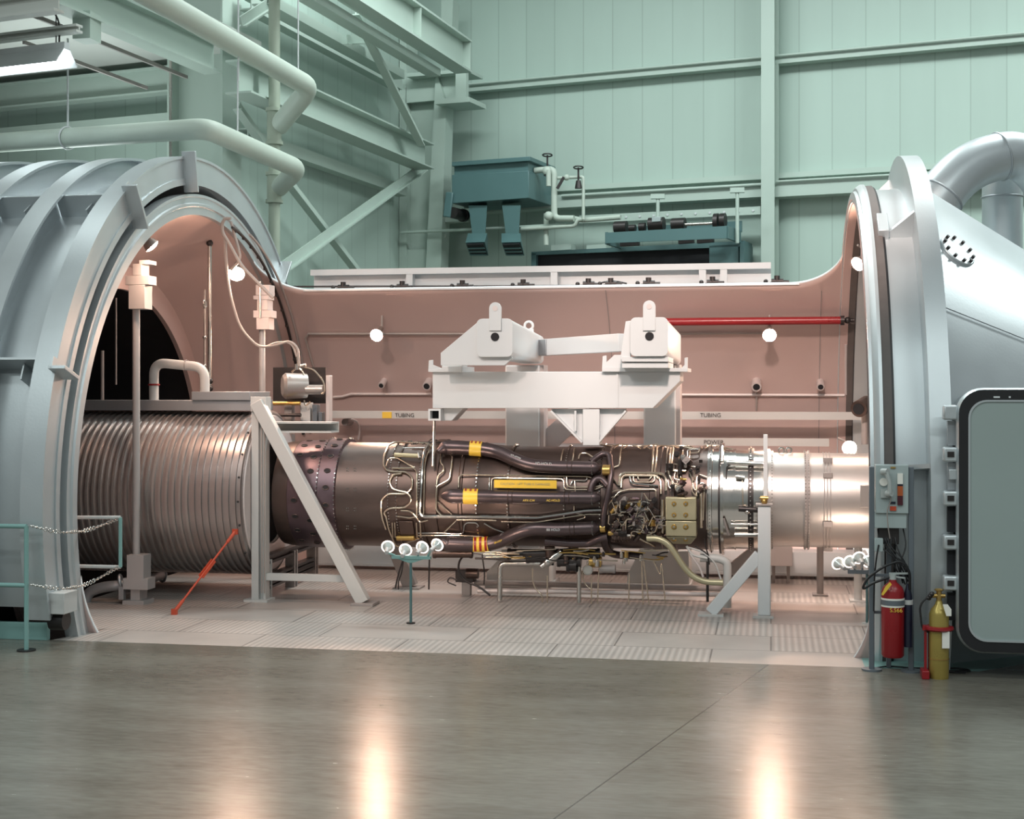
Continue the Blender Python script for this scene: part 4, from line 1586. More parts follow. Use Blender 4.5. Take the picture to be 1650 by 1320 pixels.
# accessory fittings on the right half
rng = random.Random(11)
names = ['fuel_valve', 'actuator', 'sensor', 'pump', 'junction_box', 'pipe_fitting']
mats_ = [DKMETAL, CASE, STEEL, CASE, CASE3, DKMETAL, CASE, GREYB, DKMETAL, BRASS, DKMETAL, CASE2, CASE3]
for k in range(120):
    px, py = rng.uniform(988, 1064), rng.uniform(803, 868)
    if k > 88:
        px, py = rng.uniform(1078, 1136), rng.uniform(722, 798)
    s = rng.uniform(.014, .04)
    p = PC(px, py, ER(px) + rng.uniform(.03, .13), D, ZE)
    ax = rng.choice([Vector((1, 0, 0)), Vector((0, 0, 1)), Vector((0, -1, 0)), Vector((.6, -.2, .7))]).normalized()
    t_ = rng.random()
    b = MB()
    if t_ < .45:
        b.cyl(p - ax * s * 1.4, p + ax * s * 1.4, s * .8, seg=12).cyl(p + ax * s * 1.4, p + ax * s * 1.9, s * .45, seg=8)
    elif t_ < .75:
        b.obox(p, ax * s * 1.2, ax.orthogonal().normalized() * s, ax.cross(ax.orthogonal().normalized()) * s * .8)
        b.cyl(p, p + Vector((0, -s * 1.5, 0)), s * .4, seg=8)
    else:
        b.cyl(p, p + Vector((0, -.02, 0)), s, seg=14).cyl(p, p + Vector((0, -.045, 0)), s * .5, seg=10)
    en(rng.choice(names), b, rng.choice(mats_), bevel=.002)
for k in range(70):
    x0, y0 = rng.uniform(988, 1060), rng.uniform(805, 862)
    x1, y1 = x0 + rng.uniform(-16, 16), y0 + rng.uniform(-18, 18)
    ep([(x0, y0), ((x0 + x1) / 2 + rng.uniform(-6, 6), y0), (x1, y1)], rng.uniform(.005, .008), rng.uniform(.06, .15), rng.choice([TUBE, TUBE, STEEL, DKMETAL]), 'tube', 3)
for k in range(16):
    x0, y0 = rng.uniform(1076, 1120), rng.uniform(724, 790)
    ep([(x0, y0), (x0 + rng.uniform(-4, 4), y0 + 10), (x0 + rng.uniform(4, 18), y0 + rng.uniform(10, 18))], .007, .03, TUBE, 'tube', 3)
# actuators at the rear
ep([(636, 733), (674, 735)], .024, .03, GOLD, 'actuator', 0, 14)
ep([(674, 731), (676, 739)], .02, .04, STEEL, 'end_fitting', 0, 10)
for y0, y1 in ((842, 850), (851, 858)):
    pass
q0, q1 = PC(641, 840, .66, D, ZE), PC(668, 862, .66, D, ZE)
en('igniter_box', MB().hexa([(q0.x, q1.y, q1.z), (q1.x, q1.y, q1.z), (q1.x, q1.y + .1, q1.z), (q0.x, q1.y + .1, q1.z)],
                           [(q0.x, q0.y, q0.z), (q1.x, q0.y, q0.z), (q1.x, q0.y + .1, q0.z), (q0.x, q0.y + .1, q0.z)]), CASE, bevel=.008)
ep([(640, 867), (668, 867)], .03, .02, BRASS, 'actuator', 0, 14)
for x_ in (632, 636, 671, 677):
    ep([(x_, 842), (x_ + 1, 866)], .009, .03, TUBE, 'tube', 0)
# underside accessories
yu = D - .32
for px0, px1, py, r, m, nm in ((700, 760, 892, .05, CASE, 'oil_pipe'), (820, 965, 893, .06, DKMETAL, 'gearbox'), (850, 880, 900, .05, DKMETAL, 'oil_pump'), (900, 935, 905, .055, DKMETAL, 'oil_pump'),
                               (952, 968, 906, .06, BRASS, 'fuel_pump'), (968, 990, 917, .045, GREYB, 'generator'), (915, 928, 912, .06, DKMETAL, 'filter_bowl')):
    A, B = PY(px0, py, yu), PY(px1, py, yu)
    b = MB().cyl(A, B, r, seg=20)
    b.cyl(A - Vector((.012, 0, 0)), A + Vector((.02, 0, 0)), r * 1.12, seg=20).cyl(B - Vector((.02, 0, 0)), B + Vector((.01, 0, 0)), r * 1.12, seg=20)
    en(nm, b, m)
p = PY(948, 918, yu - .04)
en('drive_coupling', MB().cyl(p, p + Vector((0, -.05, 0)), .055, seg=24).torus(p + Vector((0, -.05, 0)), (0, 1, 0), .05, .008), STEEL)
A, B = PY(872, 913, yu - .05), PY(893, 898, yu - .05)
en('drain_valve', MB().cyl(A, B, .03, .055, 18).ball(A.lerp(B, .5), .055, 14).cyl(B, B + (B - A) * .6, .05, .04, 16), POL, label='bright angled drain valve')
p = PY(886, 888, yu - .05)
en('filter_bowl', MB().cyl(p - UP * .07, p + UP * .05, .05, .06, 18), CASE)
p = PY(836, 893, yu)
en('drain_cup', MB().cyl(p - UP * .02, p + UP * .04, .025, .04, 14), BRASS)
for k in range(34):
    x0, y0 = rng.uniform(745, 1060), rng.uniform(886, 902)
    x1 = x0 + rng.uniform(20, 70)
    A, C = PY(x0, y0, yu - rng.uniform(0, .2)), PY(min(x1, 1075), y0 + rng.uniform(-4, 5), yu - rng.uniform(0, .2))
    C.y = A.y
    en('tube', MB().tube(fillet([A, A.lerp(C, .6) + UP * rng.uniform(-.02, .02), C], .05), rng.uniform(.006, .012), 8), rng.choice([TUBE, DKMETAL, TUBE, BRASS]))
for k in range(18):
    p = PY(rng.uniform(850, 1040), rng.uniform(893, 912), yu - rng.uniform(0, .1))
    s = rng.uniform(.02, .04)
    en('pipe_fitting', MB().cyl(p - UP * s, p + UP * s, s * .8, seg=10).cyl(p + UP * s, p + UP * s * 1.5, s * .5, seg=8), rng.choice([DKMETAL, CASE, STEEL, BRASS]))
# small tubes over the crown
for k in range(14):
    x0 = rng.uniform(985, 1150)
    ep([(x0, 723), (x0 + 6, 718), (x0 + rng.uniform(15, 40), 719), (x0 + rng.uniform(40, 46), 724)], .007, .012, TUBE, 'tube', 3)
for k in range(6):
    x0 = rng.uniform(640, 700)
    ep([(x0, 716), (x0 + 10, 712), (x0 + 30, 714)], .007, .02, DKMETAL, 'tube', 3)
# front section fittings
for px, r, m in (([(1184, 862), (1234, 862)], .030, POL), ([(1178, 845), (1236, 845)], .012, POL), ([(1172, 745), (1236, 748)], .03, POL), ([(1186, 768), (1200, 770)], .026, STEEL)):
    ep(px, r, .02, m, 'actuator_rod', 0, 12)
ep([(1166, 836), (1174, 862)], .014, .03, GREYB, 'bell_crank', 0)
ep([(1196, 770), (1197, 815), (1202, 815)], .007, .02, TUBE, 'tube', 2)
ep([(1170, 770), (1171, 752), (1180, 748)], .007, .02, DKMETAL, 'tube', 3)
ep([(1190, 820), (1240, 823)], .03, .01, DKMETAL, 'trunnion', 0, 14)
en('trunnion_pin', MB().ball(PC(1204, 825, .60, D, ZE), .03, 12), STEEL)
for px in (1164,):
    p = PC(px, 740, .60, D, ZE)
    en('probe', MB().tube([PC(1164, 720, .63, D, ZE), PC(1163, 745, .63, D, ZE)], .02, 10), STEEL)

# ================================================================== intake duct
ID = thing('intake_duct', (0.8, D, 0), 'smooth bright intake duct coupled to the front of the engine', 'duct')


def idp(name, b, m, **k):
    return b.build(name, m, ID, **k)


idp('duct', lat([(1243, .50), (1243, .522), (1405, .522)]).lathe([(XE(1405), .522), (2.2, .522)], D, ZE, 120), SATIN)
idp('entry_flange', lat([(1236, .50), (1236, .565), (1241, .565), (1241, .545), (1246, .545), (1246, .50)]), SATIN)
idp('joint_flange', lat([(1297, .51), (1297, .545), (1300, .545), (1300, .535), (1303, .535), (1303, .55), (1306, .55), (1306, .51)]), GREYB)
for px in (1244, 1298.5, 1304):
    b = MB()
    for k in range(50):
        a = rad(-100 + 200 * k / 49)
        p = Vector((XE(px), D - .55 * math.cos(a), ZE + .55 * math.sin(a)))
        b.ball(p, .006, 6)
    o = idp('flange_bolting', b, STEEL)
    o['kind'] = 'stuff'
for px in (1329, 1334, 1339):
    idp('strap', lat([(px - .8, .52), (px - .8, .532), (px + .8, .532), (px + .8, .52)]), GREYB)
for py in (742, 766, 845, 884):
    p = PC(1334, py, .535, D, ZE)
    idp('strap_latch', MB().box(p + Vector((-.05, -.02, -.03)), p + Vector((.05, .03, .03))), GREYB, bevel=.006)
for px in (1259, 1271):
    p = PY(px, 729, D - .02)
    idp('lifting_eye', MB().torus(p + UP * .02, (0, 1, 0), .03, .012, 20).cyl(p - UP * .05, p - UP * .01, .012), STEEL)
p = PC(1397, 800, .53, D, ZE)
idp('access_port', MB().box(p + Vector((-.07, -.02, -.12)), p + Vector((.05, .03, .12))), SATIN, bevel=.004)

# ================================================================== ribbed exhaust collector
EX = thing('exhaust_collector', (-7.2, D, 0), 'large ribbed silver exhaust barrel behind the engine nozzle', 'exhaust collector')
xe1 = PC(385.5, 790, .96, D, ZE).x
b = MB().lathe([(-9.5, .945), (xe1, .945), (xe1 + .03, .945)], D, ZE, 120)
EXM = mat('brushed_steel_barrel', (0.42, 0.38, 0.37), 0.8, 0.33, 0.08, 3, stretch=(1, 4, 4))
b.build('barrel', EXM, EX)
for k in range(34):
    x = xe1 - .06 - .0815 * k
    MB().lathe([(x - .015, .945), (x - .013, .968), (x + .013, .968), (x + .015, .945)], D, ZE, 120).build('hoop_rib', SATIN if k > 6 else EXM, EX)
MB().lathe([(xe1, .94), (xe1, .98), (xe1 + .015, .98), (xe1 + .03, .93), (xe1 + .03, .60), (xe1, .60)], D, ZE, 120).build('end_cone', EXM, EX)
PINKP = mat('pale_end_plate', (0.62, 0.56, 0.55), 0.3, 0.45, 0.05, 2)
MB().lathe([(xe1 + .03, .925), (xe1 + .045, .915), (xe1 + .045, .60)], D, ZE, 120).build('end_plate', PINKP, EX)
b = MB()
for a in (-40, -18, -2, 14, 30, 48):
    p = Vector((xe1 - .005, D - .985 * math.cos(rad(a)), ZE + .985 * math.sin(rad(a))))
    MB().ball(p, .014, 8).build('rim_bolt', DKMETAL, EX)
# flat walkway box on top of the barrel
zt_ = ZE + .96
bx = thing('duct_platform', (-7.3, D - .2, zt_), 'grey boxed platform lying on top of the ribbed barrel', 'platform')
z0, z1 = PY(330, 662, 15.75).z, PY(330, 645, 15.75).z
xa, xb = PY(140, 655, 15.75).x, PY(404, 655, 15.75).x
MB().box((xa - 1, 15.75, z0), (xb, 16.5, z1)).build('deck', ALU_DK, bx, bevel=.006)
z2 = PY(330, 631, 15.75).z
xc = PY(310, 640, 15.75).x
MB().box((xc, 15.72, z1), (xb, 16.4, z2)).build('upper_box', ALU_DK, bx, bevel=.006)
# ================================================================== white lifting and thrust frame over the engine
TF = thing('thrust_frame', (-2.4, 17.2, 0), 'white steel frame with two box arms and lifting lugs over the engine', 'frame')


def tf(name, b, m=None, par=None, bevel=0.006, **k):
    return b.build(name, m or WHITE, par or TF, bevel=bevel, **k)


def yp(poly, Y):
    return [PY(x, y, Y) for x, y in poly]


YB = 15.75
tf('main_beam', MB().prism(yp([(697, 599), (1096, 599), (1096, 614), (1052, 658), (697, 658)], YB), (0, .62, 0)))
tf('beam_stiffener', MB().prism(yp([(993, 599), (996, 599), (996, 657), (993, 657)], YB - .012), (0, .05, 0)), bevel=0)
tf('left_shelf', MB().prism(yp([(690, 596), (690, 599.5), (744, 599.5), (744, 590), (712, 590), (712, 594)], YB - .05), (0, .7, 0)), bevel=.003)
tf('shelf_lip', MB().prism(yp([(690, 597), (691, 581), (697, 580), (697, 588), (712, 594), (712, 597)], YB - .03), (0, .04, 0)), bevel=.002)
tf('right_shelf', MB().prism(yp([(970, 593), (1108, 593), (1108, 599), (970, 599)], YB - .06), (0, .7, 0)), bevel=.003)
tf('shelf_lip', MB().prism(yp([(970, 593), (971, 574), (977, 573), (977, 584), (990, 572), (1002, 572), (1002, 593)], YB - .03), (0, .04, 0)), bevel=.002)
tf('shelf_lip', MB().prism(yp([(1098, 593), (1103, 588), (1103, 577), (1108, 576), (1108, 593)], YB - .03), (0, .04, 0)), bevel=.002)
# hollow section under the left end
p0, p1 = PY(690, 659, YB - .05), PY(710, 678, YB - .05)
tf('square_tube', frame_mb([Vector((p0.x, p0.y, p1.z)), Vector((p1.x, p0.y, p1.z)), Vector((p1.x, p0.y, p0.z)), Vector((p0.x, p0.y, p0.z))],
                           [Vector((p0.x + .022, p0.y, p1.z + .022)), Vector((p1.x - .022, p0.y, p1.z + .022)), Vector((p1.x - .022, p0.y, p0.z - .022)), Vector((p0.x + .022, p0.y, p0.z - .022))], (0, .9, 0)), bevel=0)
MB().box((p0.x + .02, p0.y + .12, p1.z + .02), (p1.x - .02, p0.y + .14, p0.z - .02)).build('tube_shade_plate', DARK, TF)  # dark plate standing in for the shade inside the hollow tube
tf('bracket_gusset', MB().prism(yp([(712, 658), (746, 658), (728, 678), (712, 678)], YB + .1), (0, .3, 0)), bevel=.003)
# V hanger
tf('hanger_plate', MB().prism(yp([(888, 659), (1010, 659), (965, 712), (938, 712)], YB + .10), (0, .05, 0)), bevel=.003)
tf('hanger_post', MB().prism(yp([(939, 659), (966, 659), (966, 718), (939, 718)], YB + .02), (0, .26, 0)))
for pa, pb in (((889, 662), (939, 713)), ((1009, 662), (965, 713))):
    A, B = PY(*pa, YB + .09), PY(*pb, YB + .09)
    tf('hanger_edge', MB().bar(A, B, .13, .02, (A - B).cross(Vector((0, 1, 0)))), bevel=0)
for x in (927, 962):
    tf('hanger_rib', MB().prism(yp([(x - 1.5, 662), (x + 1.5, 662), (x + 1.5, 695), (x - 1.5, 695)], YB + .03), (0, .1, 0)), bevel=0)
tf('link_rod', MB().tube([PY(700, 678, YB + .2), PY(698, 752, 15.42)], .016, 8), STEEL, bevel=0)
# box arms
for nm, fr_, back, lug, hole, side in (
        ('left', (769, 514, 826, 575), (835, 541, 876, 586), (788, 487, 807.5, 533), (797.5, 543), [(771, 518), (710, 569), (710, 589), (813, 589), (826, 577)]),
        ('right', (1016, 512, 1076, 574), (1050, 536, 1097, 588), (1036, 484, 1056, 533), (1046.5, 542), [(1016, 517), (1008, 518), (1000, 574), (1000, 580), (1016, 580)])):
    YF = 15.40
    x0, y0, x1, y1 = fr_
    A0, A1 = PY(x0, y1, YF), PY(x1, y0, YF)
    B0, B1 = PY(back[0], back[3], 17.3), PY(back[2], back[1], 17.3)

    def rr(p, q, r, y):
        return rrect(p.x, p.z, q.x, q.z, r, y, 4)
    fa, fb = rr(A0, A1, .055, YF), rr(B0, B1, .05, 17.3)
    n_ = len(fa)
    arm = tf('box_arm', MB().add(fa + fb, [tuple(range(n_)), tuple(range(n_, 2 * n_))[::-1]] + [(k, (k + 1) % n_, n_ + (k + 1) % n_, n_ + k) for k in range(n_)]), bevel=0)
    ep_ = rr(A0 + Vector((-.004, 0, -.004)), A1 + Vector((.004, 0, .004)), .06, YF - .02)
    MB().prism(ep_, (0, .03, 0)).build('end_plate', WHITE, arm, bevel=.004)
    hc_ = PY(*hole, YF - .024)
    MB().cyl(hc_ + Vector((0, -.003, 0)), hc_ + Vector((0, .02, 0)), .047, seg=24).build('bore', DARK, arm)
    l0, l1 = PY(lug[0], lug[3], YF - .04), PY(lug[2], lug[1], YF - .04)
    r_ = (l1.x - l0.x) / 2
    cx, cz = (l0.x + l1.x) / 2, l1.z - r_
    out = [Vector((l0.x, l0.y, l0.z)), Vector((l1.x, l0.y, l0.z))] + [Vector((cx + r_ * math.cos(a), l0.y, cz + r_ * math.sin(a))) for a in [PI * k / 12 for k in range(13)]]
    lg = MB().prism(out, (0, .03, 0)).build('lifting_lug', WHITE, arm, bevel=.003)
    MB().cyl((cx, l0.y - .004, cz), (cx, l0.y + .02, cz), .03, seg=20).build('lug_hole', PINKP, lg)
    tf('cheek_plate', MB().prism(yp(side, YF + .04), (0, .05, 0)), bevel=.004)
    if nm == 'left':
        tf('arm_shoe', MB().prism(yp([(712, 588), (744, 588), (744, 598), (712, 598)], YF + .4), (0, .3, 0)), bevel=.003)
        c2 = PY(852, 525, 16.9)
        lg = MB().torus(c2, (0, 1, 0), .05, .016, 24).box(c2 + Vector((-.06, -.015, -.16)), c2 + Vector((.06, .015, -.04))).build('lifting_lug', WHITE, arm)
    else:
        tf('arm_shoe', MB().prism(yp([(1002, 575), (1077, 575), (1077, 583), (1002, 583)], YF + .02), (0, .8, 0)), bevel=.003)
        tf('arm_shoe', MB().prism(yp([(1002, 584), (1077, 584), (1077, 593), (1002, 593)], YF + .05), (0, .8, 0)), bevel=.003)
A, B = PY(866, 561, 17.1), PY(1003, 552, 15.9)
tf('cross_arm', MB().bar(A, B, .12, .20), bevel=.004)
tf('joint_plate', MB().bar(A, A.lerp(B, .17), .15, .19), ALU_DK, bevel=.004)
# columns to the deck behind the engine
for x0, x1, x2 in ((814, 864, 876), (1037, 1087, 1096)):
    A, B = PY(x0, 700, 17.15), PY(x2, 700, 17.15)
    tf('column', MB().box((A.x, 17.15, .38), (B.x - .05, 17.5, 2.72)), bevel=.02)
    tf('column_flange', MB().box((B.x - .05, 17.17, .38), (B.x, 17.48, 2.72)), PINKP, bevel=.002)
for poly in ([(784, 944), (784, 922), (803, 902), (808, 885), (872, 885), (885, 905), (885, 944)], [(1010, 944), (1011, 926), (1022, 905), (1028, 888), (1110, 888), (1111, 944)]):
    tf('pedestal', MB().prism(yp(poly, 17.0), (0, .55, 0)), GREY, bevel=.006)
    tf('pedestal_foot', MB().prism(yp([(poly[0][0] - 3, 943), (poly[-1][0] + 2, 943), (poly[-1][0] + 2, 952), (poly[0][0] - 3, 952)], 16.9), (0, .75, 0)), GREY, bevel=.003)
tf('diagonal_brace', MB().bar(PY(872, 722, 17.4), PY(945, 655, 17.4), .1, .26), PINKP, bevel=0)


# ================================================================== floor supports
def stand(name, loc, label, cat='support'):
    return thing(name, loc, label, cat)


YS = 15.34
p = PY(410, 967, YS)
AF = stand('a_shaped_support', (p.x, YS, 0), 'tall grey A-shaped support with slanting leg in front of the engine nozzle')
xa, xb = PY(405, 800, YS).x, PY(428, 800, YS).x
zt_ = PY(410, 641, YS).z
MB().box((xa, YS, .02), (xa + .085, YS + .13, zt_)).box((xa + .085, YS + .05, .02), (xb - .03, YS + .07, zt_)).box((xb - .03, YS, .02), (xb, YS + .13, zt_)).build('post', GREY, AF, bevel=.003)
MB().box((xa - .07, YS - .06, 0), (xb + .04, YS + .2, .025)).build('base_plate', GREY, AF)
d0, d1 = PY(414, 648, YS - .02), PY(586, 968, YS - .02)
d1.z = .03
MB().bar(d0, d1, .12, .145, (1, 0, .5)).build('slanting_leg', GREY, AF, bevel=.006)
MB().box((d1.x - .12, YS - .14, 0), (d1.x + .14, YS + .14, .03)).build('base_plate', GREYB, AF, bevel=.003)
z0 = PY(490, 931, YS).z
MB().box((xb, YS + .02, z0 - .045), (PY(563, 931, YS).x, YS + .09, z0 + .035)).build('tie_bar', GREY, AF, bevel=.003)
A, B = PY(436, 688, YS + .3), PY(540, 690, YS + .3)
MB().channel(A, Vector((B.x, B.y, A.z)), .3, .125, .02, flip=-1).build('top_channel', GREY, AF)
MB().box((xa - .005, YS - .012, zt_ - .16), (xb + .01, YS + .15, zt_ + .01)).build('head_plate', GREY, AF, bevel=.004)
for dx in (.03, .06):
    MB().tube([Vector((xa + .10 + dx, YS - .01, .1)), Vector((xa + .10 + dx, YS - .01, zt_ - .1))], .008, 6).build('cable_run', WIRE, AF)
p = PY(662, 939, 16.75)
RL = stand('slanting_prop', (p.x, 16.75, 0), 'slanting grey leg with foot plate behind the four-lamp stand')
MB().bar(PY(636, 880, 16.75), Vector((p.x, 16.75, .02)), .12, .17, (1, 0, .4)).build('leg', GREYB, RL, bevel=.004)
MB().box((p.x - .19, 16.6, 0), (p.x + .14, 16.9, .02)).build('base_plate', GREYB, RL)

YR = 15.2
xa, xb = PY(1221, 900, YR).x, PY(1242, 900, YR).x
RS = stand('support_post', ((xa + xb) / 2, YR, 0), 'bright white post with diagonal strut under the engine front')
ztr = PY(1230, 815, YR).z
MB().box((xa, YR, .02), (xb, YR + .16, ztr)).build('post', WHITE, RS, bevel=.012)
MB().box((xa - .05, YR - .05, 0), (xb + .03, YR + .2, .02)).build('base_plate', GREY, RS)
A, B = PY(1145, 978, YR + .08), PY(1224, 894, YR + .08)
A.z = .03
MB().bar(A, B, .12, .125, (0, 0, 1)).build('strut', WHITE, RS, bevel=.008)
MB().box((A.x - .13, YR - .03, 0), (A.x + .14, YR + .2, .02)).build('base_plate', GREY, RS)
A2, B2 = PY(1176, 920, 16.4), PY(1226, 880, 16.4)
MB().bar(A2, B2, .12, .13, (0, 0, 1)).build('rear_strut', GREYB, RS, bevel=.004)
MB().box((xa - .02, YR - .02, ztr), (xb + .02, YR + .18, ztr + .015)).build('cap_plate', GREYB, RS)
MB().ball(((xa + xb) / 2, YR + .08, ztr + .04), .035, 12).cyl(((xa + xb) / 2 - .04, YR + .08, ztr + .075), ((xa + xb) / 2 + .04, YR + .08, ztr + .075), .022).build('trunnion_ball', BRASS, RS)
xc0, xc1 = PY(1230.5, 760, 15.9).x, PY(1237, 760, 15.9).x
MB().box((xc0, 15.42, ztr + .03), (xc1, 15.47, PY(1234, 700, 15.45).z)).build('guide_bar', WHITE, RS, bevel=.003)

# screw jacks
JK = mat('jack_grey', (0.44, 0.43, 0.43), 0.2, 0.4, 0.04, 4)


def ybox(par, name, x0, y0, x1, y1, Y, dy, m=None, bev=.003):
    a, b_ = PY(x0, y1, Y), PY(x1, y0, Y)
    return MB().box((a.x, Y, a.z), (b_.x, Y + dy, b_.z)).build(name, m or JK, par, bevel=bev)


YJ = 14.85
p = PY(217, 975, YJ)
J1 = stand('screw_jack', (p.x, YJ, 0), 'tall grey jack pole with block head standing before the ribbed barrel', 'jack')
c0 = PY(219.5, 925, YJ + .1)
c1 = PY(219.5, 480, YJ + .1)
MB().cyl((c0.x, YJ + .1, c0.z), (c0.x, YJ + .1, c1.z), .042, seg=20).build('pole', JK, J1)
for nm, *bx_ in (('socket', 204, 895, 231, 933), ('collar_block', 198, 933, 238, 950), ('stem', 210, 950, 225, 971), ('head_bracket', 207, 459, 233, 498), ('head_block', 202, 444, 240, 459), ('screw_block', 214, 425, 228, 444), ('top_pad', 224, 419, 240, 426)):
    ybox(J1, nm, *bx_, YJ + (.06 if nm == 'stem' else .0), .2)
ybox(J1, 'base_plate', 197, 969, 231, 975, YJ, .28)
YJ2 = 17.2
J2 = stand('screw_jack', (PY(422, 700, YJ2).x, YJ2, 0), 'shorter looking grey jack pole with pale stepped head behind the platform', 'jack')
c1 = PY(422.5, 520, YJ2 + .1)
MB().cyl((c1.x, YJ2 + .1, 0), (c1.x, YJ2 + .1, c1.z), .04, seg=20).build('pole', JK, J2)
for nm, *bx_ in (('head_block', 412, 459, 434, 476), ('clamp_plate', 408, 476, 433, 483), ('screw_block', 414, 483, 431, 500), ('clamp_plate', 408, 500, 437, 512), ('head_bracket', 413, 512, 433, 531)):
    ybox(J2, nm, *bx_, YJ2, .2, PINKP)
MB().tube([PY(419, 453, YJ2 - .02), PY(419, 512, YJ2 - .02)], .012, 8).build('lock_rod', STEEL, J2)

# cradle below the nozzle
A, B = PY(428, 902, 15.58), PY(507, 884, 17.6)
CR = stand('nozzle_cradle', (A.x, 15.58, 0), 'dark steel cradle beams running back below the nozzle', 'cradle')
for z_ in (A.z, A.z - .24, .16):
    MB().ibeam(Vector((A.x, 15.58, z_)), Vector((B.x, 17.6, z_)), .1, .1).build('rail', DKMETAL, CR)
for f in (0, .5, .95):
    q_ = A.lerp(B, f)
    MB().ibeam(Vector((q_.x, q_.y, .0)), Vector((q_.x, q_.y, A.z)), .12, .12, up=(0, 1, 0)).build('upright', GREY if f == 0 else GREYB, CR)
# shelf over the nozzle with the valve actuator
YV = 17.0
VA = thing('valve_actuator', PY(470, 680, YV), 'steel drum valve actuator with motor beside the nozzle, below the looping cables', 'actuator')


def va(name, b, m, bevel=0.0):
    return b.build(name, m, VA, bevel=bevel)


a, b_ = PY(440, 650, YV + .3), PY(524, 592, YV + .3)
va('back_plate', MB().box((a.x, YV + .3, a.z), (b_.x, YV + .33, b_.z)), DKMETAL)
A, B = PY(455, 622, YV - .05), PY(494, 622, YV + .1)
va('drum', MB().cyl(A, A.lerp(B, .12), .13, .165, 8).cyl(A.lerp(B, .12), B, .165, .155, 16), SATIN)
A, B = PY(494, 628, YV), PY(521, 628, YV)
va('motor', MB().cyl(A, B, .062, seg=18), SATIN)
ybx = [('mount_plate', 484, 649, 500, 680, GREY), ('side_tube', 503, 652, 511, 680, POSTM), ('side_tube', 513, 664, 519, 680, POSTM), ('column', 525, 605, 531, 681, PINKP), ('column', 458, 648, 470, 700, GREYB)]
for nm, x0, y0, x1, y1, m_ in ybx:
    a, b_ = PY(x0, y1, YV), PY(x1, y0, YV)
    va(nm, MB().box((a.x, YV, a.z), (b_.x, YV + .12, b_.z)), m_, .004)
va('tie_rod', MB().cyl(PY(436, 650, YV - .1), PY(484, 650, YV - .1), .025), BRASS)
va('tie_rod', MB().cyl(PY(436, 669, YV - .1), PY(485, 669, YV - .1), .022), DKMETAL)
for px in ([(476, 592), (480, 585), (478, 575)], [(470, 600), (478, 592), (486, 596), (490, 605)], [(490, 592), (505, 595), (522, 615), (523, 632), (518, 635)], [(490, 645), (492, 655), (500, 648)]):
    va('hose', MB().tube(fillet([PY(x, y, YV - .1) for x, y in px], .06), .011, 8), TUBE)
p = PY(478, 592, YV - .12)
va('valve_block', MB().cyl(p - UP * .03, p + UP * .04, .035, seg=10).cyl(p + UP * .01, p + UP * .01 + Vector((.12, 0, .02)), .02), STEEL)

# vertical rods, insulated pipe and cables inside the left end
RD = thing('hanger_rod', PY(338, 600, 16.8), 'thin steel hanger rod with knuckle dropping to the platform behind the nozzle barrel', 'rod')
A, B = PY(338, 360, 16.8), PY(338, 630, 16.8)
MB().tube([A, B], .025, 10).build('rod', STEEL, RD)
for y_ in (378, 392, 614, 626):
    MB().ball(PY(338, y_, 16.8), .045, 10).build('knuckle', DKMETAL, RD)
MB().box(A + Vector((-.04, -.05, 0)), A + Vector((.05, .05, .12))).build('anchor_plate', GREYB, RD)
A, B = PY(330, 467, 17.0), PY(330, 620, 17.0)
tag(MB().tube([A, B], .014, 8).torus(A.lerp(B, .15), (1, 0, .0), .05, .01).ball(A.lerp(B, .5), .028).ball(A.lerp(B, .8), .028).build('chain_hoist', STEEL), 'thin hook chain left of the steel hanger rod', 'chain')
IP = thing('insulated_pipe', PY(248, 645, 16.2), 'lagged pipe elbow rising from the platform over the ribbed barrel', 'pipe')
MB().tube(fillet([PY(x, y, 16.2) for x, y in [(248, 652), (248, 584), (330, 592), (330, 634)]], .16, 8), .058, 18).build('lagging', GREY, IP)
MB().torus(PY(248, 620, 16.2), (0, 0, 1), .062, .012).build('flange', RED, IP)
MB().torus(PY(300, 588, 16.2), (1, 0, -.1), .06, .006).build('lagging_band', WIRE, IP)
for px, r, lab in (([(363, 380), (365, 427), (370, 473), (387, 530), (417, 560), (443, 557), (467, 549), (480, 560), (482, 590)], .016, 'grey cable looping down from the ring to the valve actuator'),
                   ([(361, 375), (363, 427), (371, 480), (390, 535), (420, 563), (445, 551), (470, 552), (478, 575)], .012, 'second grey cable lying along the looping one'),
                   ([(372, 357), (384, 400), (388, 418), (372, 436)], .018, 'bent feed conduit of the brightest hanging lamp')):
    tag(MB().tube(fillet([PY(x, y, 16.6) for x, y in px], .3, 5), r, 8).build('cable', WIRE), lab, 'cable')
tag(MB().tube(fillet([PY(x, y, 16.4) for x, y in [(372, 352), (362, 352), (358, 360), (358, 375), (368, 390), (390, 430), (440, 480)]], .12, 5), .02, 8).build('cable', WIRE), 'thick cable hooked over the inner edge of the ring', 'cable')
cb = MB().tube([CP(-6.52, 3.19, d_) for d_ in range(98, 172, 2)], .018, 8)
for d_ in range(100, 172, 5):
    cb.ball(CP(-6.52, 3.175, d_), .026, 6)
tag(cb.build('clipped_cable', DKMETAL), 'brown cable clipped round the inside of the ring flange', 'cable')
cb = MB().tube([CP(-6.42, 3.2, d_) for d_ in range(104, 172, 2)], .016, 8)
tag(cb.build('curved_conduit', GREYB), 'pale conduit curving down inside the ring flange beside the brown cable', 'conduit')
for x_, y0, y1 in ((165, 565, 645), (187, 480, 620)):
    tag(MB().tube([PY(x_, y0, 16.0), PY(x_, y1, 16.0)], .02 if x_ == 165 else .01, 8).build('vent_rod', GREYB), 'pale rod in the dark tunnel, ' + ('thicker and farther left' if x_ == 165 else 'thinner and nearer the jack pole'), 'rod')

# ================================================================== lamps in the cell
SOCK = mat('lamp_socket', (0.25, 0.2, 0.18), 0.3, 0.5, 0.1, 5)


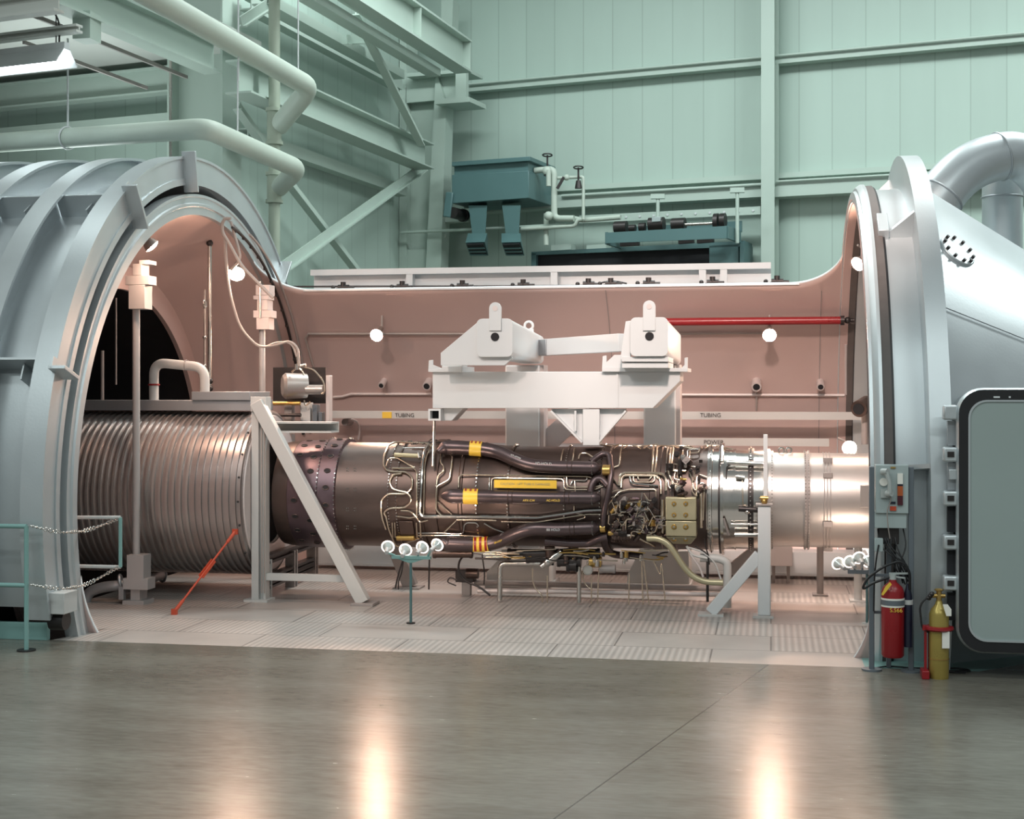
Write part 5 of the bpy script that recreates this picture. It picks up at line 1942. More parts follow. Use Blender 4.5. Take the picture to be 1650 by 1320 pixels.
def lamp(p, aim, label, stem=None, r=.085):
    """reflector lamp: silvered bowl with a lit face turned along aim"""
    t = thing('cell_lamp', p, label, 'lamp')
    aim = Vector(aim).normalized()
    b = MB()
    a1 = aim.orthogonal().normalized()
    b1 = aim.cross(a1)
    pr = [(-.16, .028), (-.11, .03), (-.05, r * .8), (0, r), (.012, r)]
    sg = 24
    vs = [p + aim * d + (a1 * math.cos(2 * PI * k / sg) + b1 * math.sin(2 * PI * k / sg)) * q for d, q in pr for k in range(sg)]
    fs = [(i * sg + k, i * sg + (k + 1) % sg, (i + 1) * sg + (k + 1) % sg, (i + 1) * sg + k) for i in range(len(pr) - 1) for k in range(sg)]
    b.add(vs, fs).build('reflector_bowl', SOCK, t)
    b = MB()
    pr = [(.004, r * .97), (.022, r * .8), (.034, r * .45), (.038, .002)]
    vs = [p + aim * d + (a1 * math.cos(2 * PI * k / sg) + b1 * math.sin(2 * PI * k / sg)) * q for d, q in pr for k in range(sg)]
    fs = [(i * sg + k, i * sg + (k + 1) % sg, (i + 1) * sg + (k + 1) % sg, (i + 1) * sg + k) for i in range(len(pr) - 1) for k in range(sg)]
    b.add(vs, fs).build('bulb', BULB, t)
    MB().cyl(p - aim * .15, p - aim * .24, .04, .034, 14).build('socket', SOCK, t)
    if stem is not None:
        MB().tube(fillet([p - aim * .23, p - aim * .27, Vector(stem)], .05), .014, 8).build('stem', WIRE, t)
    return t


def shell_lamp(px, py, label, r=2.85):
    p = PC(px, py, r, D, ZC, True)
    u = Vector((0, D - p.y, ZC - p.z)).normalized()
    return lamp(p, Vector((0, -1, -.45)), label, p - u * .36 + Vector((0, 0, .06)))


shell_lamp(607, 540, 'lit lamp on the chamber lining left of the white frame')
shell_lamp(1240, 540, 'lit lamp on the chamber lining below the red pipe')
lamp(PY(381, 441, 16.7), (.25, -.75, -.6), 'lit lamp hanging under the ring at the end of a bent conduit', PY(386, 415, 16.9), .10)
lamp(PY(244, 396, 14.6), (.6, .3, -.7), 'lit lamp half hidden behind the upper left of the ring', PY(240, 375, 14.6))
lamp(PY(1383, 425, 16.8), (-.5, -.5, -.4), 'lit lamp beside the right ring above the red pipe', PY(1382, 395, 16.8))
lamp(PY(1369, 722, 17.2), (-.2, -1, -.1), 'lit lamp just above the bright intake duct', PY(1350, 706, 17.5))

# conduits and stubs on the lining
def lin(px, r=3.2):
    return [PC(x, y, r, D, ZC, True) for x, y in px]


def liner(name, px, rad_, label, cat, m=WIRE, r=3.19):
    pts = dens([Vector((x, y, 0)) for x, y in px], 12)
    return tag(MB().tube([PC(q.x, q.y, r, D, ZC, True) for q in pts], rad_, 8).build(name, m), label, cat)


liner('conduit_pipe', [(505, 592), (492, 546), (497, 538), (600, 538)], .016, 'conduit feeding the lamp left of the white frame', 'conduit')
liner('conduit_pipe', [(615, 538), (770, 538)], .014, 'conduit running from the left lining lamp to the white frame', 'conduit')
liner('conduit_pipe', [(1080, 538), (1228, 537)], .014, 'conduit running from the white frame to the right lining lamp', 'conduit')
liner('conduit_pipe', [(537, 640), (552, 639), (566, 635), (695, 635)], .02, 'pale conduit with a kink low on the lining at the left', 'conduit', PINKP)
liner('conduit_pipe', [(1095, 636), (1361, 637)], .02, 'pale conduit low on the lining at the right', 'conduit', PINKP)
liner('conduit_pipe', [(1363, 555), (1363, 636)], .016, 'upright conduit on the lining beside the right ring', 'conduit', PINKP)
liner('conduit_pipe', [(1219, 622), (1219, 662)], .012, 'short drop conduit under the middle wall stub', 'conduit')
rp_ = thing('red_pipe', PC(1215, 519, 3.1, D, ZC, True), 'long dark red pipe along the upper lining at the right', 'pipe')
A, B = PC(1062, 519, 3.08, D, ZC, True), PC(1354, 519, 3.08, D, ZC, True)
B.y, B.z = A.y, A.z
MB().cyl(A, B, .05, seg=18).build('pipe', RED, rp_)
MB().cyl(B, B + Vector((.05, 0, 0)), .06, seg=16).cyl(B + Vector((.05, 0, 0)), B + Vector((.17, 0, 0)), .025, seg=12).ball(B + Vector((.09, 0, 0)), .045, 10).build('end_valve', DKMETAL, rp_)
for f in (.05, .5, .95):
    q_ = A.lerp(B, f)
    MB().box(q_ + Vector((-.02, 0, -.02)), q_ + Vector((.02, .14, .02))).build('pipe_bracket', GREYB, rp_)
for px, py, rr_, lab in ((617, 617, .045, 'leftmost small stub nozzle on the lining'), (690, 618, .06, 'black cable gland on the lining at the left end of the white beam'), (1219, 619, .065, 'hooded stub with two wires on the lining right of the frame'), (1322, 619, .05, 'small round stub on the lining beside the right ring')):
    p = PC(px, py, 3.15, D, ZC, True)
    u = Vector((0, D - p.y, ZC - p.z)).normalized()
    st_ = thing('wall_stub', p, lab, 'nozzle')
    MB().cyl(p - u * .1, p + u * .1, rr_, seg=18).build('pipe_stub', PINKP, st_)
    MB().cyl(p + u * .1, p + u * .104, rr_ * .7, seg=18).build('bore', DARK, st_)
# cable trays on the lining with stencilled names
def tray(name, x0, x1, y0, y1, Y, label):
    a, b_ = PY(x0, y1, Y), PY(x1, y0, Y)
    t = thing(name, ((a.x + b_.x) / 2, Y, a.z), label, 'cable tray')
    MB().box((a.x, Y, a.z), (b_.x, Y + .02, b_.z)).build('side_plate', GREY, t)
    MB().box((a.x, Y + .02, a.z), (b_.x, Y + .22, a.z + .015)).build('tray_floor', GREYB, t)
    return t, a, b_


t1, a, b_ = tray('cable_tray', 531, 1398, 664, 674, 18.75, 'upper stencilled cable tray along the lining, behind the frame columns')
for px in (652, 1145):
    q_ = PY(px, 669.5, 18.742)
    lettering('lettering', 'TUBING', .075, DKMETAL, t1, q_, (1, 0, 0), (0, 0, 1), .001)
q0_, q1_ = PY(616, 674, 18.74), PY(631, 664, 18.74)
MB().box((q0_.x, 18.735, q0_.z), (q1_.x, 18.75, q1_.z)).build('yellow_mark', YEL, t1)
t2, a, b_ = tray('cable_tray', 1096, 1336, 707, 718, 18.6, 'lower stencilled cable tray just above the engine front')
lettering('lettering', 'POWER', .075, DKMETAL, t2, PY(1150, 713, 18.592), (1, 0, 0), (0, 0, 1), .001)
tag(MB().cyl(PY(530, 724, 18.5), Vector((PY(1095, 724, 18.5).x, 18.5, PY(530, 724, 18.5).z)), .10, seg=20).build('service_pipe', ALU_DK), 'long grey service pipe low on the lining behind the rear casing', 'pipe')
# low back bench under the lining
a = PY(505, 906, 18.45)
b_ = PY(1398, 882, 18.45)
bk = thing('back_bench', (-2.5, 18.5, 0), 'long low pale bench along the back of the deck', 'bench')
MB().box((a.x, 18.45, a.z), (b_.x, 18.85, PY(800, 880, 18.45).z)).build('bench_box', WHITE, bk, bevel=.004)
for px in (640, 760, 1277, 1317):
    q_ = PY(px, 900, 18.4)
    MB().box((q_.x - .03, 18.5, 0), (q_.x + .03, 18.6, a.z)).build('bench_leg', GREYB, bk)
MB().box((a.x, 18.40, a.z - .03), (b_.x, 18.47, a.z)).build('bench_rail', WHITE, bk)
a, b_ = PY(1240, 912, 17.9), PY(1277, 882, 17.9)
cbx = thing('floor_cabinet', ((a.x + b_.x) / 2, 17.9, 0), 'pale floor cabinet behind the white post', 'cabinet')
MB().box((a.x, 17.9, a.z), (b_.x, 18.25, b_.z + .05)).build('body', PINKP, cbx, bevel=.004)
for dx in (.05, b_.x - a.x - .05):
    MB().box((a.x + dx - .02, 18.0, 0), (a.x + dx + .02, 18.1, a.z)).build('leg', GREYB, cbx)
for x0, x1, lab, m_, Y in ((1316, 1327, 'dark brown post under the intake duct', GREYB, 17.0), (1376, 1389, 'pale post at the right end of the intake duct', GREY, 16.6)):
    a, b_ = PY(x0, 900, Y), PY(x1, 880, Y)
    ps = thing('duct_support', ((a.x + b_.x) / 2, Y, 0), lab, 'support')
    MB().cyl(((a.x + b_.x) / 2, Y, 0), ((a.x + b_.x) / 2, Y, ZE - .53 if Y < 16.7 else ZE - .25), (b_.x - a.x) / 2, seg=20).build('post', m_, ps)
    MB().box((a.x - .05, Y - .1, 0), (b_.x + .05, Y + .1, .02)).build('base_plate', m_, ps)
# valve by the right ring
p = PY(1391, 655, 17.2)
vr = thing('relief_valve', p, 'rusty round valve body beside the right ring', 'valve')
MB().cyl(p + Vector((-.06, -.12, -.03)), p + Vector((.05, .1, .03)), .10, seg=20).build('body', CASE, vr)
MB().cyl(p + Vector((-.066, -.135, -.033)), p + Vector((-.06, -.12, -.03)), .065, seg=20).build('bore', DARK, vr)
MB().tube([p + Vector((.02, .05, -.08)), p + Vector((.02, .05, -.45))], .04, 10).build('drop_pipe', GREYB, vr)
p = PC(561, 680, 3.1, D, ZC, True)
vs_ = thing('hose_valve', p, 'rusty hose valve with a white hose on the lining left', 'valve')
MB().cyl(p + Vector((0, -.15, 0)), p + Vector((0, .1, 0)), .05, seg=16).torus(p + Vector((.05, -.1, .1)), (0, 1, 0), .05, .01).build('body', GREYB, vs_)
MB().tube(fillet(lin([(566, 675), (577, 680), (580, 695), (577, 708)], 3.1), .1), .016, 8).build('hose', PINKP, vs_)

# ================================================================== lamp stands
FLOODG = emit('lit_reflector_lamp', (1.0, 0.74, 0.58), 90)
RIMG = emit('glowing_lamp_rim', (1.0, 0.90, 0.82), 2.2)
GLASS = mat('silvered_lamp_glass', (0.70, 0.74, 0.72), 0.35, 0.2, 0.1, 14)


FLOODG2 = emit('lit_reflector_lamp_dim', (1.0, 0.74, 0.58), 35)


def flood(p, aim, par, fm=None):
    aim = Vector(aim).normalized()
    r = .062
    b = MB()
    hb = b.cyl(p - aim * .065, p, .026, r, 22).build('reflector_lamp', GLASS, par)
    MB().torus(p, aim, r, .008, 28, 8).build('lamp_rim', RIMG, hb)
    MB().cyl(p + aim * .001, p + aim * .012, r * .98, r * .8, 22).build('lamp_face', fm or FLOODG, hb)
    MB().cyl(p - aim * .15, p - aim * .06, .021, .026, 14).build('lamp_neck', JK, hb)
    return hb


LS = thing('lamp_stand', PZ(661, 1005), 'slim teal stand with four reflector lamps before the rear casing', 'lamp stand')
YL = 14.16
b0 = PY(662, 900, YL)
MB().tube([(b0.x, YL, .01), (b0.x, YL, b0.z)], .014, 10).build('pole', TEAL, LS)
MB().cyl((b0.x, YL, 0), (b0.x, YL, .012), .045, seg=20).build('base', DKMETAL, LS)
a, b_ = PY(632, 900, YL), PY(694, 896.5, YL)
MB().box((a.x, YL - .03, a.z), (b_.x, YL + .03, b_.z)).prism([Vector((b0.x - .14, YL - .02, a.z)), Vector((b0.x + .14, YL - .02, a.z)), Vector((b0.x + .02, YL - .02, a.z - .04)), Vector((b0.x - .02, YL - .02, a.z - .04))], (0, .04, 0)).build('cross_bar', TEAL_L, LS)
for px, py, dx in ((625, 881, -.25), (653.5, 886, -.02), (680.7, 882, .25), (704.7, 878, .42)):
    p = PY(px, py, YL + .09)
    aim = Vector((dx * .7, 1, .35))
    flood(p, aim, LS)
    q_ = p - aim.normalized() * .14
    MB().tube([q_, Vector((min(max(q_.x, a.x + .03), b_.x - .03), YL, b_.z))], .012, 8).build('swivel', TEAL_L, LS)
YL2 = 15.0
b0 = PY(1397, 922, YL2)
LS2 = thing('lamp_stand', (b0.x, YL2, 0), 'second reflector lamp stand, half hidden behind the telephone post', 'lamp stand')
MB().tube([(b0.x, YL2, 0), (b0.x, YL2, b0.z)], .014, 10).build('pole', TEAL, LS2)
MB().cyl((b0.x, YL2, 0), (b0.x, YL2, .012), .05, seg=20).build('base', GREY, LS2)
a, b_ = PY(1366, 924, YL2), PY(1425, 919, YL2)
MB().box((a.x, YL2 - .04, a.z), (b_.x, YL2 + .04, b_.z)).build('cross_bar', POSTM, LS2)
for px, py, dx in ((1350, 908, -.5), (1369, 905, -.35), (1384, 899, -.2), (1400, 905, 0)):
    p = PY(px, py, YL2 + .08)
    aim = Vector((dx, 1, .3))
    flood(p, aim, LS2, FLOODG2)
    q_ = p - aim.normalized() * .14
    MB().tube([q_, Vector((min(max(q_.x, a.x + .02), b_.x - .02), YL2, b_.z))], .012, 8).build('swivel', JK, LS2)

# ================================================================== left: railing, chains, gate, brace, pipe
YG = 12.03
RLG = thing('guard_rail', (PY(42.5, 1036, 12.03).x, 12.03, 0), 'teal guard rail post with two bars at the far left', 'railing')
c0 = PY(42.5, 1036, YG)
MB().tube([(c0.x, YG, .0), (c0.x, YG, PY(42, 848, YG).z)], .021, 14).build('post', TEAL_L, RLG)
for y_ in (848, 943):
    z_ = PY(20, y_, YG).z
    MB().tube([(c0.x, YG, z_), (c0.x - 2.2, YG, z_)], .021, 14).build('rail_bar', TEAL_L, RLG)
for dx in (0, -2.2):
    MB().cyl((c0.x + dx, YG, 0), (c0.x + dx, YG, .012), .085, seg=20).build('base_flange', DKMETAL, RLG)
MB().tube([(c0.x - 2.2, YG, .0), (c0.x - 2.2, YG, PY(42, 848, YG).z)], .021, 14).build('post', TEAL_L, RLG)
for px, lab in (([(48, 847), (97, 859), (140, 856), (190, 836)], 'upper chain slung from the guard rail to the gate frame'), ([(48, 942), (97, 950), (140, 943), (190, 914)], 'lower chain slung from the guard rail to the gate frame')):
    b = MB()
    n_ = 54
    c3 = [PY(*px[0], YG), PY(*px[1], YG + .04), PY(*px[2], 12.6), PY(*px[3], 12.93)]
    sp_ = dens(fillet(c3, 1.0, 8), .012)
    tot = len(sp_) - 1
    P_ = [sp_[round(k * tot / n_)] for k in range(n_ + 1)]
    for k in range(n_):
        d = P_[k + 1] - P_[k]
        b.torus((P_[k] + P_[k + 1]) / 2, d.cross(UP if k % 2 else d.cross(UP)), d.length * .62, .0045, 8, 4)
    tag(b.build('barrier_chain', STEEL), lab, 'chain')
YK = 12.95
GT = thing('gate_frame', PY(160, 915, YK), 'small grey gate frame held by the ring before the ribbed barrel', 'gate')
for pa, pb, nm in (((105, 834), (194, 834), 'top_bar'), ((105, 912), (194, 914), 'bottom_bar'), ((194, 834), (194, 914), 'end_bar')):
    MB().tube([PY(*pa, YK), PY(*pb, YK)], .018, 12).build(nm, TEAL_L if nm == 'end_bar' else GREY, GT)
A, B = PY(379, 857, 15.0), PZ(281, 986, .03)
TB = thing('turnbuckle_brace', B, 'orange red turnbuckle tie rod slanting to the deck', 'tie rod')
MB().cyl(A, B, .012, seg=10).build('rod', REDO, TB)
u = (B - A).normalized()
m_ = A.lerp(B, .47)
sd2 = u.cross(Vector((0, 1, 0))).normalized()
for s_ in (-1, 1):
    MB().bar(m_ - u * .12 + sd2 * s_ * .022, m_ + u * .12 + sd2 * s_ * .022, .012, .02).build('turnbuckle', REDO, TB)
for p, k in ((A, 1), (B, -1)):
    MB().cyl(p, p + u * k * .16, .022, .018, 12).build('clevis', REDO, TB)
    MB().box(p + Vector((-.03, -.02, -.03)), p + Vector((.03, .02, .03))).build('anchor', REDO, TB)
FP = thing('floor_pipe', PY(150, 960, 14.9), 'silver pipe with elbow lying at the foot of the jack pole', 'pipe')
MB().tube(fillet([PY(x, y, 14.95) for x, y in [(136, 985), (140, 955), (165, 946), (200, 943)]] + [PY(262, 926, 16.4)], .15, 6), .06, 18).build('pipe', ALU_DK, FP)
for f in (0, .03):
    MB().torus(PY(262 - 40 * f, 926 + 8 * f, 16.4), (1, 1.2, 0), .085, .014).build('flange', ALU_DK, FP)
MB().torus(PY(195, 938, 14.95), (1, .3, .2), .075, .02).build('flange', ALU_DK, FP)
MB().box(PY(197, 966, 14.9) + Vector((-.03, -.03, 0)), PY(197, 945, 14.9) + Vector((.03, .03, 0))).build('pipe_foot', ALU_DK, FP)

# ================================================================== telephone stand at the right
YT = 12.49
TS = thing('telephone_stand', PZ(1436, 1079), 'blue grey post stand carrying telephone panel and extinguisher', 'stand')


def ts(name, b, m, par=None, bevel=0.0):
    return b.build(name, m, par or TS, bevel=bevel)


xp1, xp2 = PY(1404.5, 900, YT).x, PY(1468, 900, YT).x
ztp = PY(1404, 752, YT).z
for x_ in (xp1, xp2):
    ts('post', MB().box((x_ - .022, YT - .02, .0), (x_ + .022, YT + .025, ztp)), POSTM, bevel=.006)
    ts('foot', MB().cyl((x_, YT, 0), (x_, YT, .015), .085, seg=20), POSTM)
xm = PY(1432, 900, YT + .14).x
ts('rear_post', MB().box((xm - .02, YT + .125, .0), (xm + .02, YT + .16, 1.05)), POSTM, bevel=.004)
for y_ in (928, 988):
    z_ = PY(1430, y_, YT).z
    ts('cross_bar', MB().box((xp1, YT + .02, z_ - .012), (xp2, YT + .05, z_ + .012)), POSTM)
ts('side_bar', MB().box((xp1 - .01, YT, .6), (xp1 + .01, YT + .16, .63)), POSTM)
a, b_ = PY(1411, 827, YT - .04), PY(1464, 750, YT - .04)
pn = ts('panel', MB().box((a.x, YT - .04, a.z), (b_.x, YT + .14, b_.z)), BOXG, bevel=.004)
a2, b2 = PY(1409, 851, YT - .02), PY(1461, 826, YT - .02)
ts('lower_box', MB().box((a2.x, YT - .02, a2.z), (b2.x, YT + .14, b2.z)), BOXG, bevel=.004)
YP_ = YT - .045
def pbx(name, x0, y0, x1, y1, m, dy=.012, bev=0.0, par=None):
    a_, c_ = PY(x0, y1, YP_), PY(x1, y0, YP_)
    return MB().box((a_.x, YP_ - dy, a_.z), (c_.x, YP_ + .008, c_.z)).build(name, m, par or pn, bevel=bev)


pbx('indicator_white', 1446, 763, 1454.6, 780, PAPER)
pbx('indicator_label', 1446, 780.4, 1454.6, 783, NAVY)
pbx('indicator_amber', 1446, 783.4, 1454.6, 799, AMBER)
pbx('indicator_maroon', 1446, 799.4, 1454.6, 814, MAROON)
pbx('red_tag', 1434, 816, 1444, 823, REDO, .006)
pbx('name_plate', 1433, 808.5, 1443, 812, NAVY, .004)
pbx('maker_plate', 1435, 752.5, 1443, 755, BRASS, .004)
pbx('phone_base', 1419, 788, 1437, 802, PHONE, .02)
q_ = PY(1424, 777, YP_ - .015)
ph = MB().cyl(q_ + Vector((0, .02, 0)), q_, .034, seg=24).build('dial', PAPER, pn)
for k in range(10):
    a_ = k * PI / 5.5
    MB().cyl(q_ + Vector((math.cos(a_) * .023, 0, math.sin(a_) * .023)), q_ + Vector((math.cos(a_) * .023, -.003, math.sin(a_) * .023)), .006, seg=8).build('dial_hole', DKMETAL, ph) if False else None
h0, h1 = PY(1428, 761, YP_ - .06), PY(1434, 795, YP_ - .06)
hs = MB().tube([h0, h0.lerp(h1, .5) + Vector((.012, -.01, 0)), h1], [.02, .017, .02], 12)
hs.cyl(h0 + Vector((-.03, .03, .0)), h0 + Vector((.012, -.01, .005)), .03, .026, 16).cyl(h1 + Vector((-.02, .03, -.005)), h1 + Vector((.012, -.01, 0)), .03, .026, 16)
hs.build('handset', PHONE, pn)
MB().tube(fillet([h1 + Vector((0, 0, -.02)), PY(1436, 806, YP_ - .04), PY(1429, 822, YP_ - .02), PY(1431, 850, YP_ - .03), PY(1434, 868, YP_)], .05), .005, 6).build('phone_cord', WIRE, pn)
a, b_ = PY(1409, 889, YT - .05), PY(1423, 868, YT - .05)
ob = ts('outlet_box', MB().box((a.x, YT - .05, a.z), (b_.x, YT + .02, b_.z)), BOXG, bevel=.004)
ts('dark_under_box', MB().box((a2.x + .04, YT + .02, a2.z - .14), (b2.x - .06, YT + .12, a2.z)), DKMETAL, bevel=.004)  # dark metal box below the lower box
rng2 = random.Random(5)
for k in range(9):
    x0 = rng2.uniform(1414, 1456)
    pts = [PY(x0, 852, YT + .05), PY(x0 + rng2.uniform(-8, 8), 880, YT), PY(rng2.uniform(1440, 1464), 900 + rng2.uniform(0, 15), YT - .03), PY(rng2.uniform(1450, 1466), 925 + rng2.uniform(0, 25), YT + .02)]
    ts('wire', MB().tube(fillet(pts, .1), .006, 6), BLACK)
ts('wire', MB().tube(fillet([PY(1416, 878, YT - .06), PY(1412, 900, YT - .06), PY(1409, 930, YT - .03), PY(1408, 985, YT - .03)], .1), .007, 6), BLACK)
# red extinguisher
YE_ = 12.40
a, b_ = PY(1420, 1058, YE_), PY(1457, 950, YE_)
xc = (a.x + b_.x) / 2
re_ = (b_.x - a.x) / 2
RX = thing('fire_extinguisher', (xc, YE_, a.z), 'red fire extinguisher with black hose hung on the telephone stand', 'fire extinguisher')
prof = [(a.z, 0), (a.z, re_ * .85), (a.z + .02, re_), (b_.z - .02, re_), (b_.z + .02, re_ * .85), (PY(1438, 938, YE_).z, re_ * .35), (PY(1438, 933, YE_).z, re_ * .3), (PY(1438, 932, YE_).z, 0)]


def vlathe(prof, x, y, seg=32):
    b = MB()
    m = len(prof)
    vs = [(x + r * math.cos(2 * PI * k / seg), y + r * math.sin(2 * PI * k / seg), z) for k in range(seg) for z, r in prof]
    fs = [(k * m + i, ((k + 1) % seg) * m + i, ((k + 1) % seg) * m + i + 1, k * m + i + 1) for k in range(seg) for i in range(m - 1)]
    return b.add(vs, fs)


vlathe(prof, xc, YE_).build('bottle', RED, RX)
zz0, zz1 = PY(1438, 977, YE_).z, PY(1438, 963, YE_).z
vlathe([(zz0, re_ + .0), (zz0, re_ + .003), (zz1, re_ + .003), (zz1, re_)], xc, YE_).build('label_band', PAPER, RX)
vlathe([(zz0 + .015, re_ + .0), (zz0 + .015, re_ + .0045), (zz1 - .015, re_ + .0045), (zz1 - .015, re_)], xc, YE_).build('label_print', POSTM, RX)
lettering('lettering', 'S.566', .048, YEL, RX, (xc + .02, YE_ - re_ - .004, PY(1438, 981, YE_).z), (1, 0, 0), (0, 0, 1), .002)
zt_ = PY(1438, 932, YE_).z
MB().cyl((xc, YE_, zt_ - .01), (xc, YE_, zt_ + .035), .03, seg=14).bar((xc - .03, YE_, zt_ + .04), (xc + .13, YE_, zt_ + .045), .02, .015).bar((xc - .03, YE_, zt_ + .02), (xc + .1, YE_, zt_ + .005), .02, .012).build('valve_head', PHONE, RX)
MB().tube(fillet([Vector((xc - .02, YE_, zt_ + .01)), PY(1405, 940, YE_ - .05), PY(1388, 952, YE_ - .05), PY(1397, 932, YE_ - .06), PY(1425, 912, YE_ - .07), PY(1452, 903, YE_ - .05), PY(1466, 920, YE_ - .03), PY(1466, 950, YE_)], .12, 6), .011, 10).build('hose', BLACK, RX)
MB().prism(yp([(1427, 945), (1434, 938), (1437, 942), (1423, 960), (1420, 958)], YE_ - .11), (0, .002, 0)).build('inspection_tag', YEL, RX)
a, b_ = PY(1456, 1042, YE_ + .02), PY(1470, 960, YE_ + .02)
HN = thing('discharge_horn', ((a.x + b_.x) / 2, YE_ + .02, a.z), 'navy discharge horn clipped beside the red extinguisher', 'nozzle')
vlathe([(a.z, 0), (a.z, .042), (b_.z, .036), (b_.z + .06, .02), (b_.z + .1, .012), (b_.z + .1, 0)], (a.x + b_.x) / 2, YE_ + .02, 20).build('horn', NAVY, HN)
z0_ = PY(1438, 970, YE_).z
vlathe([(z0_ - .02, .036), (z0_ - .02, .043), (z0_ + .02, .043), (z0_ + .02, .036)], (a.x + b_.x) / 2, YE_ + .02, 20).build('clip', GREY, HN)
# gas cylinder in red holder
YC_ = 12.25
a, b_ = PY(1497, 1084, YC_), PY(1529, 978, YC_)
xc, rc = (a.x + b_.x) / 2, (b_.x - a.x) / 2
GC = thing('gas_cylinder', (xc, YC_, 0), 'olive gold gas cylinder with paper tags on the floor by the door', 'gas cylinder')
z1 = b_.z
vlathe([(.0, 0), (.0, rc * .95), (.02, rc), (z1 - .06, rc), (z1 - .02, rc * .8), (z1 + .02, rc * .4), (z1 + .05, rc * .3), (z1 + .05, 0)], xc, YC_).build('bottle', OLIVE, GC)
vlathe([(.16, rc), (.16, rc + .003), (.17, rc + .003), (.17, rc)], xc, YC_).build('weld_ring', BRASS, GC)
MB().cyl((xc, YC_, z1 + .04), (xc, YC_, z1 + .13), .022, seg=12).cyl((xc - .05, YC_, z1 + .09), (xc + .05, YC_, z1 + .09), .018, seg=10).torus((xc, YC_, z1 + .14), (0, 0, 1), .03, .008).build('valve', BRASS, GC)
for k in range(3):
    p = Vector((xc - .08 + .01 * k, YC_ - .02 * k, z1 + .07 + .02 * k))
    MB().ball(p, .022, 8).build('gauge', DKMETAL, GC)
MB().tube(fillet([Vector((xc - .06, YC_, z1 + .1)), Vector((xc - .16, YC_ - .02, z1 + .02)), Vector((xc - .14, YC_ - .02, z1 - .18)), Vector((xc - .08, YC_, z1 - .22))], .08), .009, 8).build('gauge_hose', BLACK, GC)
MB().prism(yp([(1519, 974), (1527, 974), (1533, 982), (1533, 993), (1525, 993)], YC_ - rc - .01), (0, .003, 0)).build('paper_tag', PAPER, GC)
tg = MB().prism(yp([(1518, 1018), (1530, 1018), (1530, 1045), (1518, 1045)], YC_ - rc - .012), (0, .003, 0)).build('paper_tag', PAPER, GC)
HL = thing('cylinder_holder', (xc - .08, YC_, 0), 'red cart frame clasping the olive gold gas cylinder', 'holder')
zr = PY(1512, 1012, YC_).z
x0_ = PY(1486, 1012, YC_).x
MB().torus((xc, YC_, zr), (0, 0, 1), rc + .022, .02, 32, 6).box((x0_, YC_ - .03, zr - .02), (xc - rc + .0, YC_ + .03, zr + .02)).build('clasp_ring', RED, HL)
MB().box((x0_ + .015, YC_ - .015, .02), (x0_ + .035, YC_ + .015, zr)).build('upright', RED, HL)
MB().box((x0_ + .05, YC_ + .03, .02), (x0_ + .065, YC_ + .05, zr)).build('upright', RED, HL)
MB().box((x0_ - .01, YC_ - .09, .0), (xc - rc - .005, YC_ + .09, .07)).build('foot', RED, HL, bevel=.006)
cc_ = [Vector((1.45 + .12 * math.cos(a_) + .1, 12.55 + .09 * math.sin(a_), .012)) for a_ in [k * PI / 10 for k in range(18)]]
tag(MB().tube([Vector((1.42, 12.5, .012))] + cc_, .008, 6).build('power_cable', BLACK), 'black cord coiled on the floor beside the gas cylinder', 'cord')
tag(MB().tube(fillet([Vector((.9, 12.56, .01)), Vector((1.0, 12.66, .01)), Vector((1.2, 12.6, .01)), Vector((1.3, 12.62, .01))], .08), .007, 6).build('power_cable', BLACK), 'black cord lying between the telephone stand feet', 'cord')

# ================================================================== drains, cables and small things under the engine
def ytube(name, px, Y, r, m, label, cat, fr=.08, Y1=None):
    n_ = len(px) - 1
    pts = [PY(x, y, Y if Y1 is None else Y + (Y1 - Y) * i / n_) for i, (x, y) in enumerate(px)]
    for p in pts:
        p.z = max(p.z, r)
    return tag(MB().tube(fillet(pts, fr), r, 10).build(name, m), label, cat)


ytube('drain_tube', [(871, 908), (806, 908), (805, 975)], 15.75, .03, STEEL, 'stout bright drain pipe bent down to the deck under the engine', 'pipe', .06)
ytube('drain_tube', [(933, 905), (933, 978)], 15.75, .026, STEEL, 'straight bright drain pipe under the gold fuel pump', 'pipe')
for px, lab in (([(882, 928), (882, 975)], 'thin drain tube just right of the angled drain valve'), ([(953, 930), (953, 975)], 'thin drain tube right of the straight drain pipe'), ([(966, 912), (964, 932), (963, 975)], 'thin bent drain tube below the generator'),
                ([(858, 915), (858, 935), (863, 950), (873, 958), (874, 975)], 'thin curved drain hose left of the angled drain valve'), ([(1014, 925), (1013, 975)], 'thin wire down the left edge of the right pedestal'),
                ([(1034, 904), (1036, 975)], 'thin wire down the middle of the right pedestal'), ([(1037, 904), (1046, 975)], 'slanting wire beside the middle wire of the right pedestal'), ([(1053, 904), (1064, 928), (1066, 905), (1072, 972)], 'kinked wire on the right pedestal near the gold hose'),
                ([(938, 920), (941, 940), (952, 950)], 'short pale wire curling off the straight drain pipe')):
    ytube('drain_line', px, 15.8, .008, TUBE, lab, 'tube', .05)
ytube('deck_pipe', [(765, 939), (860, 941), (1180, 949)], 16.35, .035, GREYB, 'brown pipe lying along the deck under the engine', 'pipe')
ytube('deck_pipe', [(770, 952), (900, 953), (1170, 958)], 16.1, .03, PINKP, 'pale pipe lying along the deck in front of the brown one', 'pipe')
